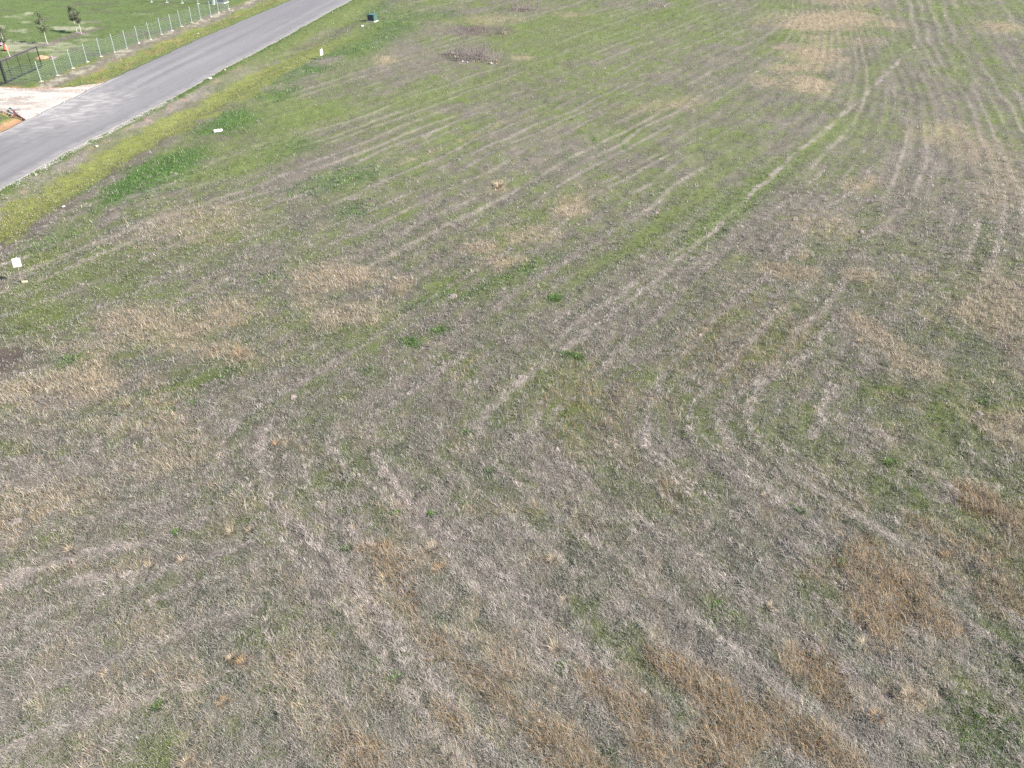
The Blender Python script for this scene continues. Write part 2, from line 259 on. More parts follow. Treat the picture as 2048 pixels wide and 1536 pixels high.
# windrows, wheel tracks and grooves: points in the photo, width m, what, strength, unevenness
LINES = [
 ([(965,842),(985,815),(1035,772),(1078,732)],.45,'thatch',.85,.75), ([(1130,700),(1200,650),(1300,572)],.45,'thatch',1,.35), ([(1300,572),(1370,510),(1450,445)],.45,'thatch',.9,.45), ([(1450,440),(1530,365),(1600,300),(1650,262)],.42,'thatch',.85,.7),
 ([(1075,735),(1100,722),(1136,694)],.42,'thatch',.82,.7), ([(1650,262),(1750,172),(1830,90)],.42,'thatch',.82,.9),
 ([(1220,775),(1300,710),(1400,650),(1530,560),(1700,400)],.45,'thatch',.65,.9), ([(1430,830),(1530,760),(1620,695),(1700,620)],.5,'thatch',.8,.6), ([(1620,870),(1650,820),(1665,770)],.5,'thatch',.8,.5), ([(1550,760),(1640,690)],.3,'thatch',.4,.8),
 ([(1370,740),(1450,680),(1540,600)],.35,'thatch',.6,.7), ([(1170,740),(1250,690),(1350,610),(1480,500),(1600,390)],.4,'thatch',.5,1), ([(870,700),(960,640),(1060,570),(1200,480)],.5,'thatch',.55,1), ([(600,740),(700,690),(850,620),(1020,520)],.5,'thatch',.6,.9),
 ([(350,745),(480,680),(600,640),(800,560)],.45,'thatch',.5,1), ([(560,770),(690,730),(800,680),(900,640)],.4,'thatch',.5,1), ([(300,900),(340,890),(250,920)],.4,'thatch',.6,.6), ([(0,945),(60,910),(160,870),(300,820)],.6,'thatch',.55,.8), ([(0,1170),(60,1140),(140,1115),(240,1090)],.45,'thatch',.95,.3), ([(130,1170),(230,1155),(270,1150)],.5,'thatch',1,.2),
 ([(0,1320),(50,1290),(150,1250)],.6,'thatch',.55,.6), ([(50,1370),(100,1345),(180,1310)],.6,'thatch',.6,.6), ([(0,1290),(100,1220),(200,1180)],.5,'thatch',.4,.8),
 ([(528,850),(520,900),(528,950),(560,1020),(610,1080),(680,1145)],.5,'thatch',.9,.4), ([(512,850),(503,900),(512,950),(543,1020),(592,1080),(660,1145)],.28,'soil',.5,.4), ([(600,880),(612,960),(660,1030),(740,1110)],.35,'thatch',.8,.5), ([(742,870),(760,930),(800,985),(880,1060)],.48,'thatch',.88,.45), ([(725,870),(742,930),(782,985),(860,1060)],.26,'soil',.45,.4), ([(880,1060),(960,1130),(1080,1230)],.5,'thatch',.85,.6), ([(680,1145),(780,1260),(900,1400)],.5,'thatch',.85,.6), ([(560,1000),(600,1070),(660,1130)],.8,'thatch',.5,.5),
 ([(920,1085),(960,1120),(1000,1170)],.4,'thatch',.75,.4), ([(1000,1190),(1090,1240),(1140,1290)],.4,'thatch',.55,.6), ([(1140,1290),(1190,1330),(1240,1380)],.5,'thatch',.85,.4), ([(800,1240),(850,1290),(890,1330)],.5,'thatch',.7,.5), ([(890,1330),(960,1400),(1040,1470)],.5,'thatch',.35,.7), ([(930,1480),(980,1520)],.5,'thatch',.6,.5),
 ([(1160,900),(1200,1000),(1300,1120)],.45,'thatch',.3,.8), ([(1260,870),(1330,960),(1400,1020)],.35,'dry',.5,.8), ([(1310,1430),(1350,1480)],.5,'thatch',.6,.5), ([(1540,1350),(1600,1400)],.5,'thatch',.5,.5), ([(1720,1440),(1770,1500),(1800,1536)],.5,'thatch',.6,.5), ([(1440,1340),(1500,1400)],.4,'thatch',.6,.5),
 ([(600,1290),(680,1400),(720,1470)],.5,'thatch',.5,.6), ([(1960,1180),(2048,1260)],.6,'thatch',.4,.6), ([(1950,1330),(2048,1420)],.9,'thatch',.5,.5),
 ([(1330,110),(1250,150),(1050,245),(850,330)],.55,'thatch',.6,1), ([(1560,30),(1400,120),(1250,200),(1060,290)],.6,'thatch',.6,.9), ([(1600,30),(1450,110),(1380,150)],.5,'thatch',.6,.8), ([(1480,20),(1330,85),(1200,160),(1000,240)],.5,'thatch',.6,.9), ([(1600,90),(1430,180),(1300,260)],.5,'thatch',.5,.9),
 ([(1885,0),(1920,80),(1950,160),(1945,250)],.5,'thatch',.7,.6), ([(1930,0),(1990,70),(2030,160)],.5,'thatch',.55,.8), ([(1850,10),(1870,90),(1880,190)],.4,'thatch',.5,.8), ([(1980,0),(2048,60)],.5,'thatch',.5,.8), ([(1800,20),(1790,120),(1740,200)],.4,'thatch',.4,.8), ([(1995,60),(2010,160),(2020,260)],.4,'thatch',.4,.9), ([(1905,0),(1940,80),(1975,170)],.4,'thatch',.5,.8), ([(1860,180),(1900,120),(1880,40)],.4,'dry',.4,.8),
 ([(1130,290),(1140,330)],.35,'lush',.4,.4), ([(1180,265),(1210,320)],.35,'lush',.5,.4), ([(1225,265),(1255,300)],.35,'lush',.4,.4),
 ([(860,410),(960,370),(1100,300)],.6,'thatch',.5,1), ([(620,400),(740,370),(900,310)],.6,'thatch',.55,.9), ([(700,300),(820,250),(980,190)],.6,'thatch',.4,1), ([(760,340),(900,290),(1040,230)],.6,'straw',.35,1), ([(680,480),(850,420),(1000,360)],.7,'thatch',.4,1),
 ([(1800,410),(1760,450),(1700,500)],.5,'thatch',.6,.8), ([(1660,650),(1720,600),(1800,520)],.45,'thatch',.4,.9), ([(1840,440),(1900,380),(1960,300)],.5,'thatch',.4,.9), ([(1260,850),(1248,880),(1290,940),(1350,990)],.4,'soil',.6,.4), ([(1290,850),(1280,885),(1325,940),(1400,1000)],.5,'thatch',.8,.4), ([(1500,880),(1530,930),(1570,960)],.4,'soil',.55,.4), ([(1440,840),(1460,890),(1510,940),(1560,1000)],.5,'thatch',.8,.5), ([(1090,790),(1085,850),(1100,880)],.25,'soil',.35,.6), ([(640,1130),(690,1180)],.3,'soil',.2,.6),
 ([(800,320),(870,290)],.5,'thatch',.5,.6), ([(770,360),(750,385),(700,395)],.8,'thatch',.8,.5), ([(870,262),(850,275)],.5,'thatch',.9,.3), ([(920,600),(860,640),(760,680)],.35,'thatch',.5,.8), ([(2048,930),(1960,850),(1880,800)],.5,'straw',.2,.8), ([(1880,960),(1915,985),(1880,1000)],.25,'thatch',.9,.2),
]
def seg_dist(P, x, y):
    d = np.full(len(x), 1e9)
    for a, b in zip(P, P[1:]):
        e = b - a; t = np.clip(((x - a[0]) * e[0] + (y - a[1]) * e[1]) / (e @ e + 1e-9), 0, 1)
        d = np.minimum(d, np.hypot(x - a[0] - t * e[0], y - a[1] - t * e[1]))
    return d
PW = []
for cx, cy, rx, ry, rot, k, s in PATCH:
    if k == 'straw': rx *= 1.15; ry *= 1.2
    c = at(cx, cy); r = math.radians(rot)
    U = at(cx + rx * math.cos(r), cy - rx * math.sin(r)) - c; W = at(cx + ry * math.sin(r), cy + ry * math.cos(r)) - c
    PW.append((c, np.linalg.inv(np.array([U, W]).T), k, s, float(max(np.hypot(*U), np.hypot(*W)))))
LW = [(at(*np.array(p, float).T), wd, k, s, u) for p, wd, k, s, u in LINES]

def rows_uv(x, y):
    """mower rows: u counts across the rows, a is their heading. Long straight runs come down from the far right
    and turn round a corner into the near headland; a few swaths leave to the left."""
    th = math.radians(55.5); u1 = x * math.sin(th) - y * math.cos(th) + 14.7
    t7 = math.radians(71); u7 = x * math.sin(t7) - y * math.cos(t7) + 1.0
    wr = sm(16, 34, x - .12 * y); um = u1 * (1 - wr) + u7 * wr
    ph = math.radians(-50); u2 = (-x * math.sin(ph) + y * math.cos(ph)) * 1.076 - 18.0
    k = 3.2; h = np.clip(.5 + .5 * (u2 - um) / k, 0, 1); u = u2 * (1 - h) + um * h - k * h * (1 - h)     # smooth minimum
    t3 = math.radians(28); u3 = x * math.sin(t3) - y * math.cos(t3) * 1.0 + 24
    w3 = sm(-6.5, -10.5, x + (y - 20) * .35) * sm(27, 22, y)
    u = np.where(w3 > .5, u3, u)
    a = np.where(h > .5, th + wr * (t7 - th), ph); a = np.where(w3 > .5, t3, a)
    return u, a, h
def rows_dir(x, y):
    u, a, h = rows_uv(x, y); return a, h

def cover(x, y):
    n = len(x); W = np.zeros((n, len(K)))
    g, th = idw(x, y)
    n1 = fbm(x, y, 3.2, 11, 4); n2 = fbm(x, y, .9, 12, 3); n3 = fbm(x, y, 7.0, 13, 3); nb = fbm(x, y, 1.6, 15, 3); n4 = fbm(x, y, .38, 16, 2)
    u, ang, h = rows_uv(x, y); u = u + (fbm(x, y, 9.0, 13, 2) - .5) * .9 + (n1 - .5) * .12
    al = x * np.cos(ang) + y * np.sin(ang)
    st = .65 * fbm(u * 1.0, al * .10, .9, 21, 3) + .35 * fbm(u * 1.0, al * .05, 3.5, 23, 2)
    gg = np.clip(g - .08 * sm(30, 50, y) + (n1 - .5) * 1.25 + (n3 - .5) * .8 + (n2 - .5) * .9 + (st - .5) * .9 + (n4 - .5) * .7 - .09 - .05 * sm(10, 30, x), 0, 1) * 1.0
    tt = np.clip(th + (fbm(x, y, 2.1, 14, 3) - .5) * .8 + (fbm(x, y, .5, 17, 2) - .5) * .9 - (st - .5) * 1.2, 0, 1)
    W[:, 4] = gg; W[:, 3] = (1 - gg) * tt; W[:, 0] = (1 - gg) * (1 - tt)
    def put(k, m):
        nonlocal W
        m = np.clip(m, 0, 1); W *= (1 - m)[:, None]; W[:, KI[k]] += m
    put('straw', .35 * sm(.56, .72, nb) * sm(.35, .1, g))
    put('straw', .3 * sm(.60, .70, fbm(x, y, 1.1, 41, 3)) * sm(60, 15, y) )
    PER = 1.45
    rowi = np.floor(u / PER); cen = (u / PER - rowi - .5) * PER + (vn(rowi * 1.0, al * .2, 24) - .5) * .55 + (vn(rowi * 3., 0 * al, 30) - .5) * .9
    gate = sm(.42, .66, .45 * vn(rowi, al * .06, 25) + .35 * fbm(rowi * 7.7, al, 2.0, 26, 2) + .2 * fbm(x, y, 8., 29, 2)); wl = np.maximum(.17, .0024 * y)
    put('hay', .60 * gate * sm(wl * (1.1 + .9 * n4), wl * .3, np.abs(cen)) * (1 - .3 * sm(32, 24, y)) * (1 - .3 * sm(60, 95, y)) * (.45 + .9 * n2))
    put('green', .36 * sm(.4, .6, vn(rowi + 9, al * .08, 27)) * sm(wl * 1.5, wl * .3, np.abs(cen - .48)) * (.35 + g))
    put('soil', .18 * sm(.5, .7, vn(rowi + 5, al * .15, 28)) * sm(.16, .05, np.abs(cen + .33)) * sm(60, 30, y))
    wob = (n2 - .5) * 1.0 + (nb - .5) * .8
    for c, M, k, s, rad in PW:
        near = (np.abs(x - c[0]) < rad * 2.2) & (np.abs(y - c[1]) < rad * 2.2)
        i = np.nonzero(near)[0]
        if not len(i): continue
        dx = x[i] - c[0]; dy = y[i] - c[1]
        q = np.hypot(M[0, 0] * dx + M[0, 1] * dy, M[1, 0] * dx + M[1, 1] * dy) + wob[i] * .9
        m = s * sm(1.55, .3, q) * (.72 + .5 * n4[i]); m = np.clip(m, 0, 1); W[i] *= (1 - m)[:, None]; W[i, KI[k]] += m
    for P, wd, k, s, u in LW:
        lo = P.min(0) - 2; hi = P.max(0) + 2
        i = np.nonzero((x > lo[0]) & (x < hi[0]) & (y > lo[1]) & (y < hi[1]))[0]
        if not len(i): continue
        d = seg_dist(P, x[i] + (n2[i] - .5) * .5, y[i] + (n1[i] - .5) * .8)
        gate = 1 - u * sm(.62, .4, fbm(x[i], y[i], 1.3, 51, 2))
        ww = wd * (.28 + .5 * n4[i]); m = np.clip(s * .92 * sm(ww * 1.2, ww * .3, d) * gate * (.45 + .55 * sm(.15, .5, n4[i] * .6 + n2[i] * .5)), 0, 1); W[i] *= (1 - m)[:, None]; W[i, KI['hay' if (k == 'thatch' and s >= .8) else k]] += m
    # verge on the field side of the road
    r = dR(x, y); on = r < 12
    wv = (nb - .5)
    put('dry', on * sm(3.2, 2.2, r) * .7); put('hay', on * sm(3.0, 1.6, r + wv * 2.0) * sm(96, 76, y) * (.25 + .7 * n2)); put('green', on * sm(3.2, 1.8, r) * sm(.5, .65, n1) * .5)
    put('redsoil', on * sm(2.2, 1.4, r) * sm(.62, .74, n2) * .3)
    put('green', on * sm(3.5, 2, r) * sm(78, 90, y) * .9)
    mc = 4.0 + (y > 65) * (y - 65) * .06
    put('moss', on * sm(2.0, 1.2, np.abs(r - mc) + wv * 2.2) * sm(102, 88, y) * (.85 + .15 * n2))
    put('soil', on * sm(.45, .2, np.abs(r - 5.3 - .4 * wv)) * sm(84, 74, y) * sm(.46, .58, n2) * .5)
    put('thatch', on * sm(1.0, .3, np.abs(r - 6.0) + wv) * sm(66, 60, y) * .75 * sm(.35, .55, nb))
    put('soil', on * sm(.9, .2, np.abs(r - 5.9) + wv) * sm(66, 60, y) * .35)
    put('green', on * sm(1.1, .5, r + wv * 1.3) * .9); put('lush', on * sm(.7, .3, r + wv) * .6)
    put('gravel', on * sm(.6, .35, r + wv * .5) * sm(53, 55, y) * sm(74, 71, y) * sm(.42, .56, n2 + .05) * .8)
    # fence side of the road
    l = dL(x, y); off = (l > -1)
    put('moss', off * .92 * sm(8.5, 7, l)); put('green', off * sm(.62, .5, n1) * .45 * sm(8.5, 7, l)); put('redsoil', off * sm(.56, .66, n2) * .3 * sm(6, 4, l)); put('green', off * sm(1.0, .5, l + wv) * .85)
    put('thatch', off * sm(1.5, .5, np.abs(l - 4.4) + wv * 2.2) * .85); put('sand', off * sm(.7, .3, np.abs(l - 4.7) + wv * 1.6) * sm(.5, .6, n2) * .6)
    put('lawn', sm(5.6, 6.3, l + wv * .9) * off)
    lw = l > 5.5
    put('sand', lw * sm(.50, .60, fbm(x * .35, y, 1.6, 61, 4) + .22 * sm(-40, -52, x) * sm(84, 92, y) * sm(112, 104, y) - .10 - .11) * .6 * sm(-42, -50, x) * sm(84, 90, y))
    put('soil', lw * sm(.66, .74, fbm(x * .4, y, 1.4, 62, 3)) * .6)
    P = at(np.array([0., 60, 95, 130, 162, 200]), np.array([122., 98, 89, 78, 67, 56]))
    put('thatch', lw * sm(1.1, .2, seg_dist(P, x, y) + wv) * .7); put('soil', lw * sm(.6, .2, seg_dist(P, x, y) + wv) * .35)
    c = at(94, 116); q = np.hypot((x - c[0]) / 1.1, (y - c[1]) / .8) + wv; put('redsoil', sm(1.2, .6, q) * .9)
    dd = polydist(DW, x, y); put('redsoil', off * sm(.7, .2, np.abs(dd) + wv) * sm(-34.5, -37, x) * .8)
    isl = polydist(IS_, x, y); put('redsoil', sm(.1, -.1, isl) * .5); put('lush', sm(-.3, -.8, isl + wv * .8) * .8); put('soil', sm(0, -.3, isl) * sm(.5, .6, n2) * .5)
    return W / W.sum(1, keepdims=True)

PAL = {  # how each kind of growth looks in sun (sRGB), several shades each
 'dry': [(182, 178, 163), (156, 157, 140), (132, 140, 110), (204, 199, 186), (114, 124, 94), (164, 165, 146)],
 'straw': [(222, 202, 172), (210, 188, 156), (204, 178, 146), (234, 218, 192), (212, 194, 166), (190, 172, 146)],
 'brown': [(204, 172, 132), (190, 158, 118), (216, 188, 150), (166, 138, 104), (198, 172, 138), (194, 160, 118)],
 'thatch': [(192, 181, 170), (175, 164, 155), (210, 199, 188), (158, 149, 140), (184, 176, 164), (146, 144, 128)],
 'green': [(142, 156, 94), (128, 144, 84), (156, 168, 108), (114, 129, 76), (152, 157, 112)],
 'lush': [(98, 136, 64), (110, 150, 68), (84, 118, 58), (126, 160, 80)],
 'moss': [(162, 168, 90), (148, 158, 82), (170, 168, 98), (152, 144, 90), (168, 178, 94), (134, 142, 80), (156, 146, 102), (140, 126, 96)],
 'soil': [(112, 99, 90), (128, 114, 104), (98, 88, 80)],
 'redsoil': [(190, 150, 122), (170, 134, 108), (150, 134, 110)],
 'lawn': [(106, 124, 72), (118, 134, 78), (98, 114, 68), (124, 134, 90)],
 'gravel': [(206, 202, 192), (180, 176, 166)], 'sand': [(200, 194, 168), (180, 174, 148)], 'hay': [(220, 206, 194), (204, 190, 179), (232, 219, 208), (188, 175, 165), (172, 163, 150)]}
GB = np.array([lin(c) for c in [(114, 110, 94), (160, 144, 118), (132, 112, 84), (130, 120, 111), (110, 122, 68), (78, 106, 52), (130, 136, 74), (104, 93, 85), (186, 142, 112), (104, 120, 70), (184, 178, 166), (192, 186, 162), (160, 149, 139)]]) * ALB

def relief(x, y):
    r = dR(x, y); l = dL(x, y); dd = polydist(DW, x, y)
    m = sm(.1, .9, np.maximum(r, l)) * sm(0, .6, dd + 4 * (polydist(IS_, x, y) < 0))
    z = (fbm(x, y, .45, 71, 3) - .5) * .10 + (fbm(x, y, 1.7, 72, 3) - .5) * .16
    u = rows_uv(x, y)[0] + (fbm(x, y, 9.0, 13, 2) - .5) * .9 + (fbm(x, y, 3.2, 11, 4) - .5) * .12
    z = z + .016 * np.cos(u * 2 * math.pi / 1.45 + math.pi) * (.4 + fbm(x, y, 2.0, 73, 2))
    z = z * np.where(l > 5.5, .25, 1) * (1 + .5 * sm(30, 12, y))
    z = z - .22 * np.exp(-((r - 4) / 1.3) ** 2) - .15 * np.exp(-((l - 2.4) / 1.2) ** 2)
    z = z + .35 * sm(.1, -1.2, polydist(IS_, x, y))
    return z * m - .05 * (1 - m)

# ------------------------------------------------------------------ ground sheet
def build_ground():
    pyv = np.concatenate([np.arange(1980, 1500, -8.), np.arange(1500, 0, -2.6), np.arange(0, -250, -6.)])
    Dv = at(1024, pyv)[:, 1]
    Dv = np.concatenate([[-400, -60, -20, 0, 4], Dv[Dv > 5], np.geomspace(Dv[-1] * 1.1, 3000, 14)])
    zc = np.maximum(Dv * math.cos(PITCH) + H * math.sin(PITCH), 16.)
    pxv = np.concatenate([[-60000, -12000, -4000, -1500, -900], np.arange(-600, 2650, 3.2), [3000, 3600, 6000, 14000, 62000]])
    X = ((pxv[None, :] - 1024) / F) * zc[:, None]; Y = np.repeat(Dv[:, None], len(pxv), 1)
    x = X.ravel(); y = Y.ravel()
    z = relief(x, y)
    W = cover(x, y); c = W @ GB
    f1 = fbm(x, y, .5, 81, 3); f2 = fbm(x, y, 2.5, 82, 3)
    c = c * ((.72 + .32 * f1 + .24 * f2) * (.76 + .28 * sm(22, 60, y)))[:, None]  # random tone, plus painted shade: near ground darkened for gaps between blades, lighter far off
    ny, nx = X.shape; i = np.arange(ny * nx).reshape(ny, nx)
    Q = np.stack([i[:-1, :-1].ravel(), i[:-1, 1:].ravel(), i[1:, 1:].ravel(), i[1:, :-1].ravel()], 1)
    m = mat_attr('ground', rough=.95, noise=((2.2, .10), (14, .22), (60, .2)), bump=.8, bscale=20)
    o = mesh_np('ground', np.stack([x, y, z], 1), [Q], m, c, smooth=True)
    return tag(o, kind='structure')
build_ground()

# ------------------------------------------------------------------ road, driveway
def strip_sheet(name, x, y, z, keep, c, mat, skirt=.12):
    """regular grid clipped to a mask and given an underside edge"""
    ny, nx = x.shape; i = np.arange(ny * nx).reshape(ny, nx)
    k = keep[:-1, :-1] & keep[:-1, 1:] & keep[1:, 1:] & keep[1:, :-1]
    Q = np.stack([i[:-1, :-1][k], i[:-1, 1:][k], i[1:, 1:][k], i[1:, :-1][k]], 1)
    used = np.unique(Q); re = np.full(ny * nx, -1); re[used] = np.arange(len(used)); Q = re[Q]
    V = np.stack([x.ravel(), y.ravel(), z.ravel()], 1)[used]; C = c.reshape(-1, 3)[used]
    E = np.concatenate([Q[:, [0, 1]], Q[:, [1, 2]], Q[:, [2, 3]], Q[:, [3, 0]]])
    key = np.sort(E, 1); kk = key[:, 0] * len(V) + key[:, 1]; u, inv, cnt = np.unique(kk, return_inverse=True, return_counts=True)
    B = E[cnt[inv] == 1]; n = len(V); V2 = V.copy(); V2[:, 2] -= skirt
    bs = np.unique(B); rb = np.full(n, -1); rb[bs] = n + np.arange(len(bs))
    S = np.stack([B[:, 1], B[:, 0], rb[B[:, 0]], rb[B[:, 1]]], 1)
    return mesh_np(name, np.concatenate([V, V2[bs]]), [np.concatenate([Q, S])], mat, np.concatenate([C, C[bs]]), smooth=False)

def build_road():
    yv = np.concatenate([np.arange(20, 140, .16), np.geomspace(140.5, 420, 60)]); t = np.linspace(0, 1, 72)
    Y, T = np.meshgrid(yv, t, indexing='ij')
    xr = road_r(Y) + edge_wob(Y, 5) * -1; xl = road_l(Y) + edge_wob(Y, 9)
    X = xl + (xr - xl) * T
    x = X.ravel(); y = Y.ravel(); q = T.ravel() * 8.2
    base = lin((156, 152, 152))
    along = fbm(q, y * .02, .55, 91, 4); blot = fbm(x, y, 3.5, 92, 3); fine = fbm(q * 1.4, y * .1, .4, 93, 3)
    b = .90 + .42 * (along - .5) + .10 * (blot - .5) + .10 * (fine - .5)
    far = sm(72, 84, y); b += far * .04
    for c0, a in ((2.0, .05), (3.7, -.04), (5.6, .06), (6.9, -.03)): b += a * np.exp(-((q - c0) / .45) ** 2) * far
    c = base[None] * b[:, None]
    dc = at(150, 205)
    dust = np.exp(-(((y - 69.5) / 6.0) ** 2)) * sm(7.0, 2.5, q)
    rr = np.hypot(x - (-38.5), (y - 77.0)); sw = .5 + .5 * np.sin(rr * 7 + 3 * fbm(x, y, 1.5, 94, 3) * 4)
    rr2 = np.hypot(x - (-41.5), (y - 60.)); sw2 = .5 + .5 * np.sin(rr2 * 6.3 + 9 * fbm(x, y, 1.7, 97, 3))
    d1 = np.clip(dust * (.35 + .75 * sw * sm(.35, .6, fbm(x, y, .8, 95, 3)) + .45 * sw2 * sm(.45, .6, fbm(x, y, 1., 98, 3))), 0, 1) * .9
    lane = sm(74, 80, y) * sm(118, 84, y) * (.45 * np.exp(-((q - 3.0) / .5) ** 2) + .3 * np.exp(-((q - 4.9) / .5) ** 2) + .35 * np.exp(-((q - 1.4) / .4) ** 2)) * (.4 + fbm(q * 2, y * .12, .5, 96, 3))
    d1 = np.clip(d1 + lane * .5, 0, .8)
    d1 = np.maximum(d1, sm(.55, 0, q + (fine - .5) * .9) * sm(57, 60, y) * sm(82, 78, y) * .8)
    grav = sm(7.3, 8.0, q + (fbm(x, y, .3, 99, 3) - .5) * 1.0) * .28; d1 = np.maximum(d1, grav)
    c = c * (1 - d1[:, None]) + lin((214, 208, 202))[None] * d1[:, None]
    edge = sm(.25, 0, np.minimum(q, 8.2 - q)) * .25; c = c * (1 - edge[:, None])
    m = mat_attr('road_surface', rough=.85, noise=((1.2, .03), (25, .05), (120, .08)), bump=.12, bscale=60, spec=.3)
    camber = .03 + .05 * (1 - (2 * T - 1) ** 2)
    o = strip_sheet('road', X, Y, camber + 0 * X, np.ones_like(X, bool), c.reshape(X.shape + (3,)) * ALB * .82, m)
    tag(o, kind='structure')
build_road()

def build_driveway():
    X, Y = np.meshgrid(np.arange(-70, -34, .11), np.arange(58, 82, .11))
    x = X.ravel(); y = Y.ravel(); d = d_drive(x, y)
    keep = (d < 0) & (dL(x, y) > -.35)
    n1 = fbm(x, y, 1.5, 101, 4); n2 = fbm(x, y, .25, 102, 3); tr = fbm(x * .25, y, .6, 103, 3)
    c = lin((222, 214, 202))[None] * (.86 + .2 * n1 + .14 * (n2 - .5))[:, None]
    w1 = (sm(.56, .70, tr) * .5)[:, None]; c = c * (1 - w1) + lin((186, 158, 140)) * w1
    w2 = (sm(.6, .7, fbm(x * .3, y, .9, 104, 3)) * sm(-38, -41, x) * .5)[:, None]; c = c * (1 - w2) + lin((158, 144, 132)) * w2
    w3 = (sm(-.8, -.05, d) * .35)[:, None]; c = c * (1 - w3) + lin((214, 180, 160)) * w3
    z = .005 + (n2 - .5) * .05 + (n1 - .5) * .05 - .03 * (tr - .5)
    z = np.where(dL(x, y) < .2, .012 + 0 * z, z + .012)
    m = mat_attr('driveway_gravel', rough=.95, noise=((9, .12), (40, .2)), bump=.9, bscale=30)
    o = strip_sheet('driveway', X, Y, z.reshape(X.shape), keep.reshape(X.shape), c.reshape(X.shape + (3,)) * ALB * .98, m)
    tag(o, kind='structure')
build_driveway()

# ------------------------------------------------------------------ grass
BM = mat_attr('grass_blades', rough=.75, noise=(), transl=.18, spec=.15)
def blades(name, bx, by, bz, az, lean, L, wd, c, label, two):
    """flat tapering blades: root, direction, lean from upright, length, width, colour"""
    n = len(bx)
    dx = np.cos(az); dy = np.sin(az); sx = -dy * wd / 2; sy = dx * wd / 2
    if two:
        h1 = L * .55 * np.cos(lean * .7); r1 = L * .55 * np.sin(lean * .7)
        h2 = h1 + L * .45 * np.cos(lean * 1.25); r2 = r1 + L * .45 * np.sin(lean * 1.25)
        h2 = np.maximum(h2, .012)
        P = np.empty((n, 5, 3))
        P[:, 0] = np.stack([bx - sx, by - sy, bz - .02], 1); P[:, 1] = np.stack([bx + sx, by + sy, bz - .02], 1)
        P[:, 2] = np.stack([bx + dx * r1 + sx * .8, by + dy * r1 + sy * .8, bz + h1], 1); P[:, 3] = np.stack([bx + dx * r1 - sx * .8, by + dy * r1 - sy * .8, bz + h1], 1)
        P[:, 4] = np.stack([bx + dx * r2, by + dy * r2, bz + h2], 1)
        i = np.arange(n)[:, None] * 5
        polys = [i + np.array([0, 1, 2, 3]), i + np.array([3, 2, 4])]
        C = np.repeat(c, 5, 0)
    else:
        h = L * np.cos(lean); r = L * np.sin(lean); P = np.empty((n, 3, 3))
        P[:, 0] = np.stack([bx - sx, by - sy, bz - .02], 1); P[:, 1] = np.stack([bx + sx, by + sy, bz - .02], 1); P[:, 2] = np.stack([bx + dx * r, by + dy * r, bz + h], 1)
        polys = [np.arange(n)[:, None] * 3 + np.array([0, 1, 2])]; C = np.repeat(c, 3, 0)
    return P.reshape(-1, 3), polys, C

def scatter(nt_, y0, y1, per, two, seed):
    R = np.random.default_rng(seed)
    e0 = 110 if y0 > 0 else 0; e1 = 110 if y1 < 1500 else 0; nt_ = int(nt_ * (y1 - y0 + e0 + e1) / (y1 - y0))
    px = R.uniform(-260, 2310, nt_); py = R.uniform(y0 - e0, y1 + e1, nt_)
    jt = R.uniform(-110, 110, nt_); q = ((py + jt > y0) | (e0 == 0)) & ((py + jt < y1) | (e1 == 0)); px = px[q]; py = py[q]     # finer tufts give way to coarser ones gradually      # even in bearing and in angle below the horizon
    g = at(px, py); tx = g[:, 0]; ty = g[:, 1]
    r = dR(tx, ty); l = dL(tx, ty)
    ok = ((r > -.05) | (l > -.05)) & (d_drive(tx, ty) > -.05)
    tx, ty = tx[ok], ty[ok]; W = cover(tx, ty)
    thin = R.uniform(0, 1, len(tx)); bare = W[:, KI['soil']] * .92 + W[:, KI['redsoil']] * .85 + W[:, KI['gravel']] * .95 + W[:, KI['sand']] * .8 + W[:, KI['lawn']] * .35
    k = thin > bare; tx, ty, W = tx[k], ty[k], W[k]
    W = W.copy(); W[:, KI['soil']] *= .15; W[:, KI['gravel']] *= .05; W[:, KI['sand']] *= .3; W /= W.sum(1, keepdims=True)
    cs = np.cumsum(W, 1); kind = (R.uniform(0, 1, (len(tx), 1)) > cs).sum(1).clip(0, len(K) - 1)
    return R, tx, ty, kind

